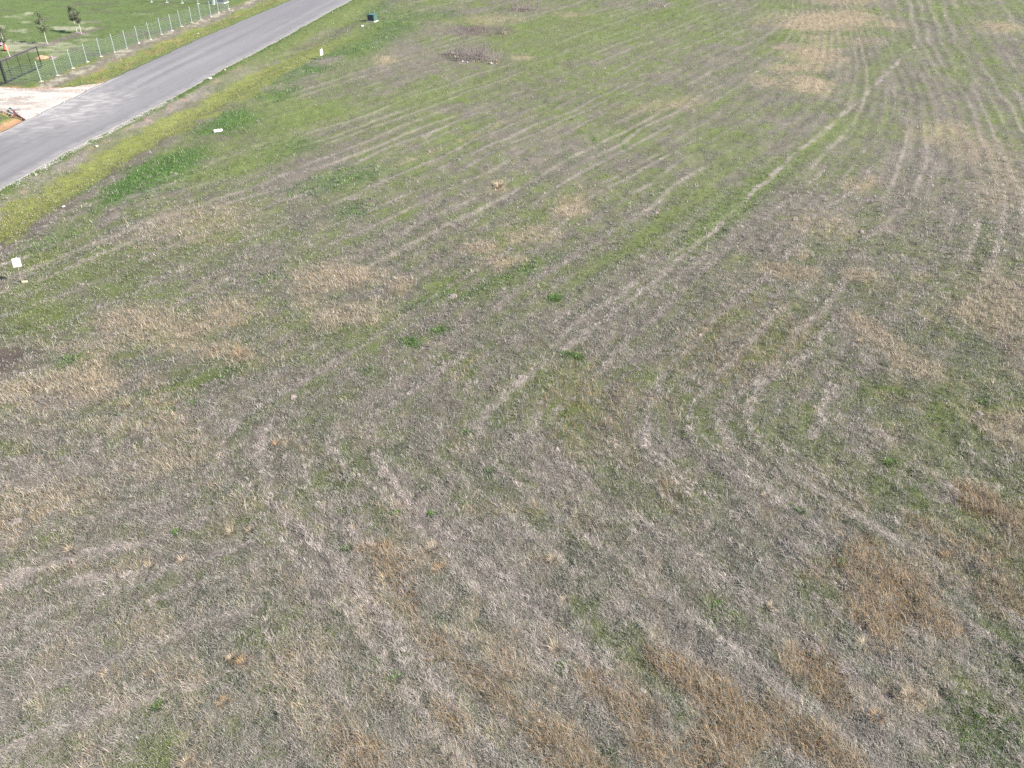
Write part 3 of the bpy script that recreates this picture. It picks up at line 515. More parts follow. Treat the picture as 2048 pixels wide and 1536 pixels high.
OUT = {}
def grow(nt_, y0, y1, per, two, seed):
    R, tx, ty, kind = scatter(nt_, y0, y1, per, two, seed)
    n = len(tx); ang, t = rows_dir(tx, ty)
    # comb: thatch lies along the rows, the rest leans away from the viewer's right with drift
    flow = fbm(tx, ty, 2.0, 111, 2) * 9
    tb = np.where((kind == KI['thatch']) | (kind == KI['hay']), ang + R.normal(0, .35, n) + np.pi * (R.uniform(0, 1, n) > .5), flow + R.normal(0, .6, n))
    tbr = R.normal(1, .15, n) * (.80 + .40 * fbm(tx, ty, .4, 112, 2))
    i = np.repeat(np.arange(n), per); m = len(i)
    slant = np.sqrt(tx ** 2 + ty ** 2 + H * H)[i]; k = kind[i]
    # per kind: length, lean mean, lean spread, tuft radius, width factor, azimuth spread
    PR = {'dry': (.11, 1.1, .3, .10, .85, 2.2), 'straw': (.22, 1.08, .3, .16, .75, 2.0), 'brown': (.24, .95, .38, .17, .75, 2.4), 'thatch': (.16, 1.34, .14, .13, .85, .7),
          'green': (.08, .85, .4, .10, 1.0, 3), 'lush': (.13, .65, .4, .10, 1.2, 3), 'moss': (.09, .6, .4, .12, 1.1, 3), 'soil': (.08, 1.1, .3, .1, 1, 3),
          'redsoil': (.1, 1, .3, .1, 1, 3), 'lawn': (.05, .6, .4, .12, 1.1, 3), 'gravel': (.06, 1, .3, .1, 1, 3), 'sand': (.06, 1, .3, .1, 1, 3), 'hay': (.18, 1.38, .1, .09, .9, .4)}
    T = np.array([PR[q] for q in K])[k]
    sc_ = np.maximum(1, slant / 45.)
    L = T[:, 0] * R.uniform(.6, 1.35, m) * sc_ ** .55; L = L * (.55 + .95 * fbm(tx, ty, .5, 113, 2))[i]; lean = np.clip(T[:, 1] + (.16 * sm(35, 70, ty))[i] + R.normal(0, 1, m) * T[:, 2], .05, 1.5)
    az = tb[i] + R.normal(0, 1, m) * T[:, 5]
    rr = np.sqrt(R.uniform(0, 1, m)) * T[:, 3] * sc_ ** .8; th = R.uniform(0, 2 * np.pi, m)
    bx = tx[i] + rr * np.cos(th); by = ty[i] + rr * np.sin(th)
    wd = np.maximum(.0085, .00034 * slant) * T[:, 4] * R.uniform(.7, 1.3, m)
    lg = (R.uniform(0, 1, m) < .035) & np.isin(k, [0, 1, 2, 3]); L = np.where(lg, L * 1.9, L); lean = np.where(lg, np.clip(lean, .9, 1.4), lean); wd = np.where(lg, wd * .8, wd)
    sel = np.empty((m, 3)); ch = R.uniform(0, 1, m)
    for a, q in enumerate(K):
        j = np.nonzero(k == a)[0]
        if len(j): P = np.array([lin(c) for c in PAL[q]]); sel[j] = P[(ch[j] * len(P)).astype(int)]
    # a little of the neighbouring colours inside every tuft
    sw = R.uniform(0, 1, m); dry = np.array([lin(c) for c in PAL['dry'] + PAL['thatch']])
    j = np.nonzero((sw < .28) & (k != KI['hay']) & (k != KI['lawn']) & (k != KI['thatch']))[0]; sel[j] = dry[(R.uniform(0, 1, len(j)) * len(dry)).astype(int)]
    j = np.nonzero((sw > .78) & ((k == KI['brown']) | (k == KI['straw'])))[0]; sel[j] = dry[(R.uniform(0, 1, len(j)) * len(dry)).astype(int)]
    c = sel * ALB * (tbr[i] * R.normal(1, .12, m)).clip(.45, 1.6)[:, None]
    c = np.where(lg[:, None], c * 1.25, c)
    ok = ((dR(bx, by) > -.12) | (dL(bx, by) > -.12)) & (d_drive(bx, by) > -.12)
    bz = relief(bx, by)
    fam = np.array([0, 1, 1, 0, 2, 2, 2, 0, 0, 3, 0, 0, 0])[k]
    for f in range(4):
        s = ok & (fam == f)
        if s.any(): OUT.setdefault(f, []).append(blades('', bx[s], by[s], bz[s], az[s], lean[s], L[s], wd[s], c[s], '', two))
QG = 1.18
grow(int(88000 * QG), 820, 1640, 9, True, 1)
grow(int(64000 * QG), 400, 820, 8, True, 2)
grow(int(66000 * QG), -14, 400, 7, False, 3)
for f, (nm, lb) in {0: ('dead_grass', 'grey and buff mown dead grass lying over the whole field'), 1: ('straw_grass', 'tan and brown standing straw grass in patches of the field'),
                    2: ('green_grass', 'green and yellow green new grass growing through the dead grass'), 3: ('lawn_grass', 'short bright green lawn behind the wire fence')}.items():
    Vs = []; Ps = []; Cs = []; o_ = 0
    for V, P, C in OUT.get(f, []):
        Vs.append(V); Cs.append(C); Ps += [p + o_ for p in P]; o_ += len(V)
    if Vs:
        o = mesh_np(nm, np.concatenate(Vs), Ps, BM, np.concatenate(Cs)); tag(o, lb, 'grass', kind='stuff')
OUT.clear()

def gz(x, y): return float(relief(np.array([float(x)]), np.array([float(y)]))[0])
def place(px, py): g = at(px, py); return (float(g[0]), float(g[1]), gz(g[0], g[1]))

# ------------------------------------------------------------------ materials for things
M_post = mat_plain('galvanised_post', (.33, .37, .36), .45, .3, .1, 5)
M_wire = mat_plain('fence_wire', (.30, .34, .33), .4, .5, .05)
M_conc = mat_plain('concrete', (.42, .40, .35), .9, 0, .15, 12, .3)
M_black = mat_plain('black_metal', (.035, .037, .040), .45, .4, .2)
M_boxg = mat_plain('green_enamel', (.05, .10, .085), .4, 0, .12, 6)
M_boxd = mat_plain('dark_louvre', (.045, .055, .065), .5, 0, .2, 6)
M_teal = mat_plain('pale_green_plastic', (.30, .42, .36), .5, 0, .08, 6)
M_white = mat_plain('white_board', (.80, .80, .78), .5, 0, .03, 4)
M_bark = mat_plain('pale_bark', (.34, .33, .28), .9, 0, .25, 20, .5)
M_rust = mat_plain('rusty_metal', (.10, .035, .03), .8, 0, .35, 14, .4)
M_grey = mat_plain('grey_pipe', (.16, .17, .19), .5, .2, .2, 8)
M_rock = mat_plain('pale_rock', (.30, .27, .22), .95, 0, .2, 7, .6)
M_soil = mat_plain('crumbled_soil', (.155, .125, .12), 1, 0, .3, 14, .8)
M_wood = mat_plain('weathered_wood', (.24, .18, .13), .9, 0, .25, 12)
M_yel = mat_plain('pale_yellow_wood', (.45, .40, .26), .8, 0, .12, 12)
M_red = mat_plain('orange_red_cloth', (.50, .13, .07), .9, 0, .2, 14)
M_pink = mat_plain('pink_plastic', (.62, .12, .30), .4, 0, .06, 6)
M_wpl = mat_plain('white_plastic', (.78, .78, .78), .4, 0, .03, 6)
M_skin = mat_plain('skin', (.52, .32, .24), .6, 0, .05, 6)
M_tyre = mat_plain('black_rubber', (.02, .02, .02), .8, 0, .1, 6)
M_twig = mat_plain('bare_twigs', (.20, .165, .16), .9, 0, .25, 9)
M_leaf = mat_attr('leaves', rough=.6, transl=.2, spec=.25)

# ------------------------------------------------------------------ wire fence along the lawn
def lean_pt(px, py): x, y, z = place(px, py); return Vector((x, y, z))
POST_PX = [(82.5, 162.5), (115, 150.5), (145.3, 136.5), (174.5, 124), (202, 113), (229.5, 104.5), (253.8, 96), (277.5, 86.5), (301, 77.7), (322.6, 68.5), (344, 61.5), (362.5, 53.5), (383.5, 44.5), (401.5, 39), (422, 33), (437.5, 26), (457.5, 18.5)]
fence = empty('wire_fence', place(*POST_PX[0])); fo = Vector(fence.location)
tag(fence, 'galvanised field wire fence with pale posts running between the lawn and the road', 'fence')
PH = 1.72
bases = [Vector(place(*p)) for p in POST_PX]; tops = []
for i, b in enumerate(bases):
    l = b - fo; t = l + Vector((random.uniform(-.05, .05), random.uniform(-.04, .04), PH + random.uniform(-.05, .04))); tops.append(t)
    p = MB().tube(l + Vector((0, 0, -.1)), t, .040, n=10).lump(t, (.052, .052, .03), i, .02, 1).build('post', M_post, fence)
    MB().lump(l + Vector((.04, -.05, 0)), (.19 + .04 * math.sin(i * 7), .16, .05), i + 40, .14, 2).build('concrete_collar', M_conc, fence)
def wires(mb, A, B, hs, gap, r=.0085):
    d = B - A; L = d.length; off = Vector((d.y, -d.x, 0)).normalized() * .055
    for h in hs: mb.tube(A + off + Vector((0, 0, h)), B + off + Vector((0, 0, h + random.uniform(-.01, .01))), r, n=4)
    k = int(L / gap)
    for j in range(1, k): 
        c = A + d * (j / k) + off; mb.tube(c + Vector((0, 0, hs[0])), c + Vector((0, 0, hs[-1])), r * .55, n=4)
HS = [.08, .2, .32, .45, .58, .72, .86, 1.01, 1.16, 1.32, 1.5]
gp = Vector(place(13, 167)) - fo
mb = MB()
for a, b in zip(bases, bases[1:]): wires(mb, a - fo, b - fo, HS, .75)
wires(mb, gp, bases[0] - fo, HS, .75)
mb.build('wire_mesh', M_wire, fence)

far = empty('wire_fence', place(457.5, 18.5)); f2 = Vector(far.location)
tag(far, 'far return run of wire fence with a few pale posts behind the lawn', 'fence')
PB = [Vector(place(*p)) for p in [(427, 9), (396, 7.6), (364.6, 6.4), (334, 5.2), (303, 4)]]
for i, b in enumerate(PB):
    l = b - f2; MB().tube(l + Vector((0, 0, -.1)), l + Vector((0, 0, PH)), .047, n=8).build('post', M_post, far)
    MB().lump(l, (.24, .2, .05), i + 80, .15, 2).build('concrete_collar', M_conc, far)
mb = MB(); prev = f2 + Vector((0, 0, 0))
for b in PB: wires(mb, prev - f2, b - f2, HS, .3, .006); prev = b
mb.build('wire_mesh', M_wire, far)

# ------------------------------------------------------------------ black gate leaf standing open
g0 = Vector(place(13, 167)); g1 = Vector(place(84.5, 134.5))
gate = empty('metal_gate', g0); tag(gate, 'black metal gate leaf with four uprights standing open beside the gravel driveway', 'gate')
GH = 1.86; d = g1 - g0; d.z = 0
MB().box((0, 0, GH / 2 + .02), (.15, .15, GH + .14), math.atan2(d.y, d.x), bevel=.01).box((0, 0, GH + .10), (.18, .18, .03), math.atan2(d.y, d.x)).build('gate_post', M_black, gate)
u = d.normalized(); s0 = u * .16
fr = MB(); rz = math.atan2(d.y, d.x)
def bar(mb, a, b, th):
    e = b - a; mb.box((a + b) / 2, (e.length, th, th), math.atan2(e.y, e.x), bevel=.004)
bar(fr, s0 + Vector((0, 0, GH)), d + Vector((0, 0, GH)), .055); bar(fr, s0 + Vector((0, 0, .12)), d + Vector((0, 0, .12)), .09)
for q in (s0, d): fr.box(q + Vector((0, 0, GH / 2 + .06)), (.07, .07, GH - .05), rz, bevel=.004)
fr.build('gate_frame', M_black, gate)
for t in (.14, .42, .70):
    MB().box(s0 + d * t + Vector((0, 0, GH / 2 + .06)), (.04, .04, GH - .2), rz, bevel=.003).build('upright', M_black, gate)
mb = MB(); L = (d - s0).length; nrm = Vector((-u.y, u.x, 0)) * .012
k = int(L / .11)
for j in range(1, k): mb.tube(s0 + (d - s0) * (j / k) + nrm + Vector((0, 0, .16)), s0 + (d - s0) * (j / k) + nrm + Vector((0, 0, GH - .03)), .0035, n=4)
for j in range(1, 15): mb.tube(s0 + nrm + Vector((0, 0, .12 + j * .117)), d + nrm + Vector((0, 0, .12 + j * .117)), .0035, n=4)
mb.build('mesh_infill', M_black, gate)
g2 = Vector(place(-40, 184)) - g0
gl = empty('metal_gate', g0 + Vector((0, 0, 0))); tag(gl, 'black metal fence panel running out of view left of the gate post', 'gate')
fr = MB(); q0 = g2.normalized() * .12; bar(fr, q0 + Vector((0, 0, GH)), g2 + Vector((0, 0, GH)), .06); bar(fr, q0 + Vector((0, 0, .12)), g2 + Vector((0, 0, .12)), .08); fr.box(q0 + Vector((0, 0, GH / 2 + .06)), (.06, .06, GH)); fr.build('panel_frame', M_black, gl)
for t in (.35, .65, 1.0): MB().box(g2 * t + Vector((0, 0, GH / 2 + .06)), (.05, .05, GH - .1), 0, bevel=.003).build('upright', M_black, gl)

# ------------------------------------------------------------------ transformer cabinets
def cabinet(px, py, rz, s, label, mg, md):
    c = place(px, py); r = empty('utility_box', c, rz); tag(r, label, 'utility box')
    MB().box((0, 0, .04), (1.12 * s, 1.0 * s, .16), bevel=.015).build('concrete_pad', M_conc, r)
    MB().box((0, 0, .12 + .33 * s), (.88 * s, .76 * s, .66 * s), bevel=.02).build('body', mg, r)
    MB().box((0, -.395 * s, .12 + .31 * s), (.78 * s, .035, .56 * s), bevel=.008).build('front_panel', md, r)
    MB().box((0, 0, .12 + .69 * s), (.94 * s, .84 * s, .06 * s), 0, (.03, 'X'), bevel=.015).build('lid', mg, r)
    h = MB().box((.26 * s, -.42 * s, .12 + .33 * s), (.05, .03, .12)).build('latch', M_black, r)
    return r
cabinet(745, 42.5, math.radians(-22), 1.0, 'dark green transformer box on a pale concrete pad in the grass right of the road', M_boxg, M_boxd)
b2 = cabinet(444, 6, math.radians(-14), 1.18, 'dark louvred utility box on a white pad behind the last posts of the wire fence', M_boxd, M_boxd)
mb = MB()
for j in range(8): mb.box((0, -.43 * 1.18, .22 + j * .085), (.86, .03, .03), 0, (.5, 'X'))
mb.build('louvres', M_grey, b2)
c = place(427, 7); r = empty('cable_pedestal', c, math.radians(-14)); tag(r, 'pale green box cabinet beside the dark louvred box behind the fence', 'cable box')
MB().box((0, 0, .38), (.42, .36, .82), bevel=.03).build('body', M_teal, r); MB().box((0, 0, .81), (.47, .41, .06), bevel=.02).build('lid', M_teal, r)

# ------------------------------------------------------------------ signs
def sign(px, py, rz, lean, hp, wd, hb, label, spike):
    c = place(px, py); r = empty('yard_sign', c, rz); r.rotation_euler = (0, lean, rz); tag(r, label, 'sign')
    MB().tube((0, 0, -.1), (0, 0, hp), .017, n=6).build('stake', M_wood, r)
    MB().box((-.01, -.03, hp - hb / 2 - spike), (wd, .012, hb), bevel=.003).box((.03, -.030, hp - .02), (.03, .014, .1)).build('board', M_white, r)
    b = MB().box((.0, -.040, hp - hb * .78 - spike), (.012, .004, hb * .42)).build('bracket', M_grey, r)
sign(44, 566, math.radians(34), math.radians(5), 1.36, .37, .46, 'square white sign board on a thin brown stake at the left edge of the field', .04)
sign(644.5, 119.5, math.radians(66), math.radians(0), 1.05, .40, .54, 'narrow white sign seen almost edge on, on a dark stake near the ditch', .10)
c = place(50.5, 567); o = MB().box((0, 0, .04), (.26, .12, .09), .1, bevel=.01).build('wood_block', M_yel); o.location = c; tag(o, 'pale yellow block lying at the foot of the square white sign', 'block')
c = place(291, 84.5); o = MB().tube((0, 0, -.1), (.0, .02, .6), .03, n=5).build('wooden_stake', M_wood); o.location = c; tag(o, 'short brown wooden stake standing beside the wire fence on the verge', 'stake')

# ------------------------------------------------------------------ litter and stones
def slab(px, py, d, rz, name, label, cat, mat, group=None, seed=0):
    c = place(px, py); mb = MB(); bmg = bmesh.ops.create_grid(mb.bm, x_segments=6, y_segments=4, size=.5)
    R = random.Random(seed)
    for v in bmg['verts']: v.co = Vector((v.co.x * d[0] * R.uniform(.85, 1.12), v.co.y * d[1] * R.uniform(.85, 1.12), R.uniform(0, d[2] * .5)))
    e = bmesh.ops.extrude_face_region(mb.bm, geom=mb.bm.faces[:])
    for v in [g for g in e['geom'] if isinstance(g, bmesh.types.BMVert)]: v.co.z += d[2]
    o = mb.build(name, mat); o.location = (c[0], c[1], c[2] + .03); o.rotation_euler = (0, 0, rz); tag(o, label, cat, group); return o
slab(436, 263, (.60, .40, .09), .2, 'crumpled_sheet', 'crumpled white sheet lying on the green grass below the dark weed patch', 'litter', M_white, seed=3)
slab(421, 158, (.26, .16, .08), .4, 'broken_slab', 'small white chunk at the right edge of the road', 'litter', M_wpl, seed=5)
slab(725, 53, (.26, .2, .08), .4, 'broken_slab', 'tiny white scrap in front of the green transformer box', 'litter', M_wpl, seed=6)
slab(1078, 1441, (.07, .05, .02), .9, 'paper_scrap', 'tiny white scrap of paper in the brown grass at the bottom', 'litter', M_wpl, seed=8)
slab(127, 413, (.16, .12, .03), .9, 'paper_scrap', 'tiny pale scrap on the dark strip beside the yellow green ditch', 'litter', M_wpl, seed=9)
def rock(px, py, s, label, seed, mat=None, group='pale stones and clods about the site'):
    c = place(px, py); mb = MB(); s *= .72; mb.lump((0, 0, s * .3), (s, s * .8, s * .55), seed, .22, 2); o = mb.build('rock', mat or M_rock)
    o.location = c; o.rotation_euler = (0, 0, seed); tag(o, label, 'rock', group)
for px, py, s, lb, sd in [(903, 108, .28, 'flat pale rock left of the bare thicket', 1), (936, 111, .3, 'largest pale rock inside the bare thicket', 2), (914, 113, .17, 'small pale rock low in the left of the thicket', 3),
                          (925, 124, .2, 'small pale rock in front of the bare thicket', 4), (934, 125, .16, 'smallest pale rock in front of the thicket, right one', 5), (981, 128, .3, 'grey pale rock at the right foot of the thicket', 6),
                          (395, 66, .16, 'pale stone on the verge under the wire fence', 7), (72, 350, .16, 'buff clod at the right edge of the road near the frame edge', 8), (193, 293, .22, 'buff rounded clod beside the pale gravel strip of the road', 9), (450, 139.5, .16, 'buff stone on the right road edge beyond the white chunk', 10), (665, 25.5, .14, 'small buff stone on the road edge near the transformer box', 11),
                          (1328, 14, .22, 'pale rock at the foot of the furthest right bush', 12)]:
    rock(px, py, s, lb, sd)

# orange soil heap pieces by the gate and on the island
def mound(px, py, sx, sy, h, seed, label, mat, hole=True, name='dirt_mound', group='small heaps of dug soil in the field'):
    c = place(px, py); r = empty(name, c, seed); tag(r, label, 'dirt mound', group)
    n = 26; X, Y = np.meshgrid(np.linspace(-1.3, 1.3, n), np.linspace(-1.3, 1.3, n)); x = X.ravel(); y = Y.ravel()
    q = np.hypot(x, y) + (fbm(x, y, .6, seed, 3) - .5) * .7
    z = sm(1.15, .1, q) * h * (1 + .8 * (fbm(x, y, .25, seed + 9, 3) - .5)) - .03
    if hole: z -= np.exp(-((x + .75) ** 2 + (y + .1) ** 2) / .035) * h * 1.3
    i = np.arange(n * n).reshape(n, n); Q = np.stack([i[:-1, :-1].ravel(), i[:-1, 1:].ravel(), i[1:, 1:].ravel(), i[1:, :-1].ravel()], 1)
    mesh_np('heap', np.stack([x * sx, y * sy, z], 1), [Q], mat, parent=r, smooth=True)
    R = random.Random(seed); mb = MB()
    for j in range(9):
        a = R.uniform(0, 6.3); q = R.uniform(.2, 1.1); s = R.uniform(.02, .05); mb.lump((math.cos(a) * q * sx, math.sin(a) * q * sy, h * (1 - q) * .6 + .01), (s, s, s * .7), j, .25, 1)
    tag(mb.build('clods', mat, r), kind='stuff')
M_or = mat_plain('orange_soil', (.32, .20, .12), 1, 0, .22, 9, .6)
mound(85, 116, .75, .55, .3, 3, 'orange soil heap on the lawn just behind the black gate', M_or, False); mound(106, 116, .75, .45, .2, 5, 'greyish buff soil heap right of the orange one behind the gate', M_soil, False)
M_tan = mat_plain('pinkish_soil', (.175, .145, .13), 1, 0, .25, 14, .8)
for px, py, sx, h, lb in [(585, 792, .22, .12, 'round pinkish mound with a hole, mid left of the field'), (885, 727, .2, .10, 'small mound between the two green tufts in mid field'), (1038, 757, .17, .09, 'small mound with black hole on the pale mown strip, centre'),
                          (1706, 688, .2, .12, 'dark holed mound beside the tan clump on the right'), (1960, 827, .24, .1, 'grey flat mound near the right edge'), (30, 1042, .3, .14, 'reddish holed mound at the left edge'),
                          (268, 930, .24, .1, 'pink grey mound left of centre above the combed grass'), (128, 1008, .2, .1, 'small holed mound near the left edge'), (1312, 425, .3, .12, 'grey mound on the green strip in the upper field'),
                          (1155, 448, .22, .1, 'small holed mound right of the tan patch in the upper field'), (322, 1358, .15, .07, 'tiny holed mound in the lower left grass'), (1004, 1442, .24, .1, 'pinkish holed mound near the bottom centre'),
                          (860, 1312, .2, .1, 'holed mound in the lower centre left'), (1722, 463, .3, .12, 'dark holed mound in the upper right field'), (905, 590, .28, .1, 'reddish mound at the edge of the green streak, centre')]:
    mound(px, py, sx, sx * .85, h, int(px), lb, M_tan)

# ------------------------------------------------------------------ grass tussocks and green weeds that stand out one by one
def tuft_obj(name, px, py, r, n, L, pal, label, cat, group, lean=(.35, 1.2), wd=.012, seed=0):
    c = place(px, py); R = np.random.default_rng(seed)
    az = R.uniform(0, 6.283, n); le = R.uniform(lean[0], lean[1], n); q = np.sqrt(R.uniform(0, 1, n)) * r; th = az + R.normal(0, .5, n)
    P = np.array([lin(x) for x in PAL[pal]]); cc = P[R.integers(0, len(P), n)] * ALB * R.normal(.92, .14, n)[:, None].clip(.5, 1.5)
    V, Po, C = blades('', q * np.cos(th), q * np.sin(th), np.zeros(n), az, le, L * R.uniform(.6, 1.25, n), np.full(n, wd), cc, '', True)
    o = mesh_np(name, V, Po, BM, C); o.location = c; tag(o, label, cat, group); return o
for i, (px, py, s, lb) in enumerate([(490, 1330, .30, 'star shaped straw tussock in the lower left with a paler one above it'), (465, 1318, .24, 'pale straw tussock touching the lower left star shaped one'), (222, 1350, .34, 'long strawy tussock in the bottom left quarter'),
    (868, 1100, .34, 'bright straw tussock, upper of the pair left of centre'), (880, 1140, .32, 'straw tussock below the bright one left of centre'), (1112, 1300, .34, 'spiky pale straw tussock at bottom centre with green below'), (1105, 1120, .28, 'orange straw tussock right of the pair left of centre'),
    (1822, 1400, .36, 'large straw tussock with long blades at the lower right'), (1750, 1440, .3, 'brown upright tussock left of the large one at the lower right'), (465, 1065, .28, 'straw tussock left of the curved mown track'), (300, 1130, .26, 'small straw tussock above the pale mown stripe at left'),
    (365, 1120, .24, 'tan tussock left of the curved mown track near the stripe end'), (553, 888, .22, 'orange tan tussock beside the start of the curved track'), (998, 374, .45, 'lone rusty tan tussock in the green upper middle'), (1530, 995, .2, 'lone orange tussock in the grey grass on the right'),
    (1725, 684, .26, 'golden tussock beside the dark holed mound'), (450, 1410, .26, 'tan tussock low in the left bottom'), (375, 1530, .28, 'straw tussock at the bottom edge on the left'), (140, 1100, .28, 'orange straw tussock near the left edge above the stripe'), (500, 1060, .2, 'paler short tussock beside the curved track'),
    (480, 712, .5, 'big wind swept straw tussock on the left half'), (190, 762, .6, 'tall pale straw tussock in the left straw patch'), (255, 810, .4, 'tan tussock between the left straw patch and the green streak'), (1545, 1215, .22, 'small dry tussock right of bottom centre'), (1895, 1115, .32, 'pale straw tussock near the right edge'),
    (1730, 1290, .34, 'brown tussock below the big brown patch'), (1130, 1200, .2, 'low straw tussock right of the pale windrow'), (770, 1160, .3, 'blond tussock on the brown ground left of centre')]):
    tuft_obj('straw_tussock', px, py, s * .34, 95, s * 1.05, 'straw' if i % 4 else 'brown', lb, 'grass tussock', 'straw tussocks standing out of the field', (.7, 1.46), seed=i + 200, wd=.009 if py > 600 else .03)
for i, (px, py, s, lb) in enumerate([(1782, 928, .26, 'bright green weed in the grey grass at the right'), (1600, 1024, .17, 'small bright green weed left below the larger one at the right'), (793, 1358, .26, 'bright green leafy weed near the bottom, left of centre'),
    (930, 867, .2, 'green weed beside the end of the pale mown strip'), (1110, 597, .32, 'green weed clump right of the green streak'), (815, 684, .30, 'broad green weed clump in mid field left of the strips'), (1130, 709, .26, 'green weed on the end of the pale strip, left of two'),
    (1158, 714, .26, 'green weed on the end of the pale strip, right of two'), (795, 1030, .22, 'dark green weed inside the curved tracks'), (868, 1030, .2, 'green weed right of the dark one inside the curved tracks'), (980, 942, .2, 'green weed above bottom centre'), (1130, 1338, .24, 'green weed under the spiky straw tussock'),
    (530, 1380, .2, 'yellow green weed in the lower left'), (565, 1385, .16, 'small green weed right of the yellow green one'), (355, 1065, .15, 'little green weed in the left grass'), (385, 808, .3, 'fresh green weed on the left by the pinkish mound'), (320, 1412, .18, 'green weed in the bottom left corner area'), (695, 1100, .18, 'green weed left of the blond tussock'),
    (876, 662, .28, 'small green clump above the broad one in mid field'), (1440, 1212, .2, 'green weed in the right lower middle'), (1690, 1130, .2, 'green weed left of the brown tussock patch'), (1965, 805, .2, 'dark green weed near the right edge')]):
    tuft_obj('green_weed', px, py, s, 170, .10, 'lush', lb, 'weed', 'green weeds scattered in the dead grass', (.2, 1.2), .016, seed=i + 320)

# ------------------------------------------------------------------ young trees
def leaf_cloud(name, fn, n, size, cols, seed, parent):
    R = np.random.default_rng(seed); P = fn(R, n)
    a = R.normal(0, 1, (n, 3)); a /= np.linalg.norm(a, axis=1, keepdims=True); b = R.normal(0, 1, (n, 3)); b = np.cross(a, b); b /= np.linalg.norm(b, axis=1, keepdims=True)
    s = size * R.uniform(.5, 1.3, (n, 1)); V = np.stack([P - a * s, P + b * s * .5, P + a * s, P - b * s * .5], 1).reshape(-1, 3)
    C = np.array([lin(c) for c in cols]); c = C[R.integers(0, len(C), n)] * ALB * R.uniform(.75, 1.2, (n, 1))
    return mesh_np(name, V, [np.arange(n)[:, None] * 4 + np.array([0, 1, 2, 3])], M_leaf, np.repeat(c, 4, 0), parent=parent)
def young_tree(px, py, h, wd, base, lean, seed, label, dense=1, n=1500):
    c = place(px, py); r = empty('young_tree', c); tag(r, label, 'tree', 'young trees planted along the lawn')
    R = random.Random(seed); mb = MB()
    pts = [Vector((lean[0] * t + .03 * math.sin(5 * t + seed), lean[1] * t, h * .93 * t)) for t in np.linspace(0, 1, 9)]
    mb.path([pts[0] - Vector((0, 0, .1))] + pts, .055, .012, 7); mb.build('trunk', M_bark, r)
    mb = MB(); ends = []
    for j in range(26):
        t = R.uniform(base, .95); q = int(t * 8); p = pts[q] + (pts[min(8, q + 1)] - pts[q]) * (t * 8 - q)
        a = R.uniform(0, 6.28); k = math.sin(min(1, (t - base) / (1 - base) * 1.0 + .18) * math.pi) ** .7
        e = p + Vector((math.cos(a) * wd * .5 * k, math.sin(a) * wd * .5 * k, R.uniform(.12, .4)))
        mb.tube(p, e, .016, .005, 5); ends.append((np.array(p), np.array(e)))
    mb.build('branches', M_bark, r)
    A = np.array([e[0] for e in ends]); B = np.array([e[1] for e in ends])
    def fn(G, m):
        i = G.integers(0, len(A), m); t = G.uniform(.25, 1.15, (m, 1)); return A[i] + (B[i] - A[i]) * t + G.normal(0, .085, (m, 3))
    leaf_cloud('crown', fn, n, .05, [(106, 114, 86), (94, 102, 78), (124, 128, 104), (112, 116, 96), (84, 92, 70)], seed, r)
    mb = MB(); mb.lump((0, 0, -.02), (.42, .36, .09), seed, .15, 2); mb.build('root_mulch', M_soil, r)
young_tree(95.5, 88.5, 3.15, 1.05, .38, (-.1, .0), 11, 'thin young tree with a narrow crown in the middle of the lawn row')
young_tree(163, 67.5, 2.75, .85, .42, (-.12, .05), 12, 'right hand young tree of the pair standing close together')
young_tree(153.8, 65, 2.8, .85, .40, (-.06, .05), 13, 'darker young tree of the pair, left one')
young_tree(19.5, 114.5, 3.05, .95, .45, (-.12, 0), 14, 'young tree at the left frame edge with the child behind it')

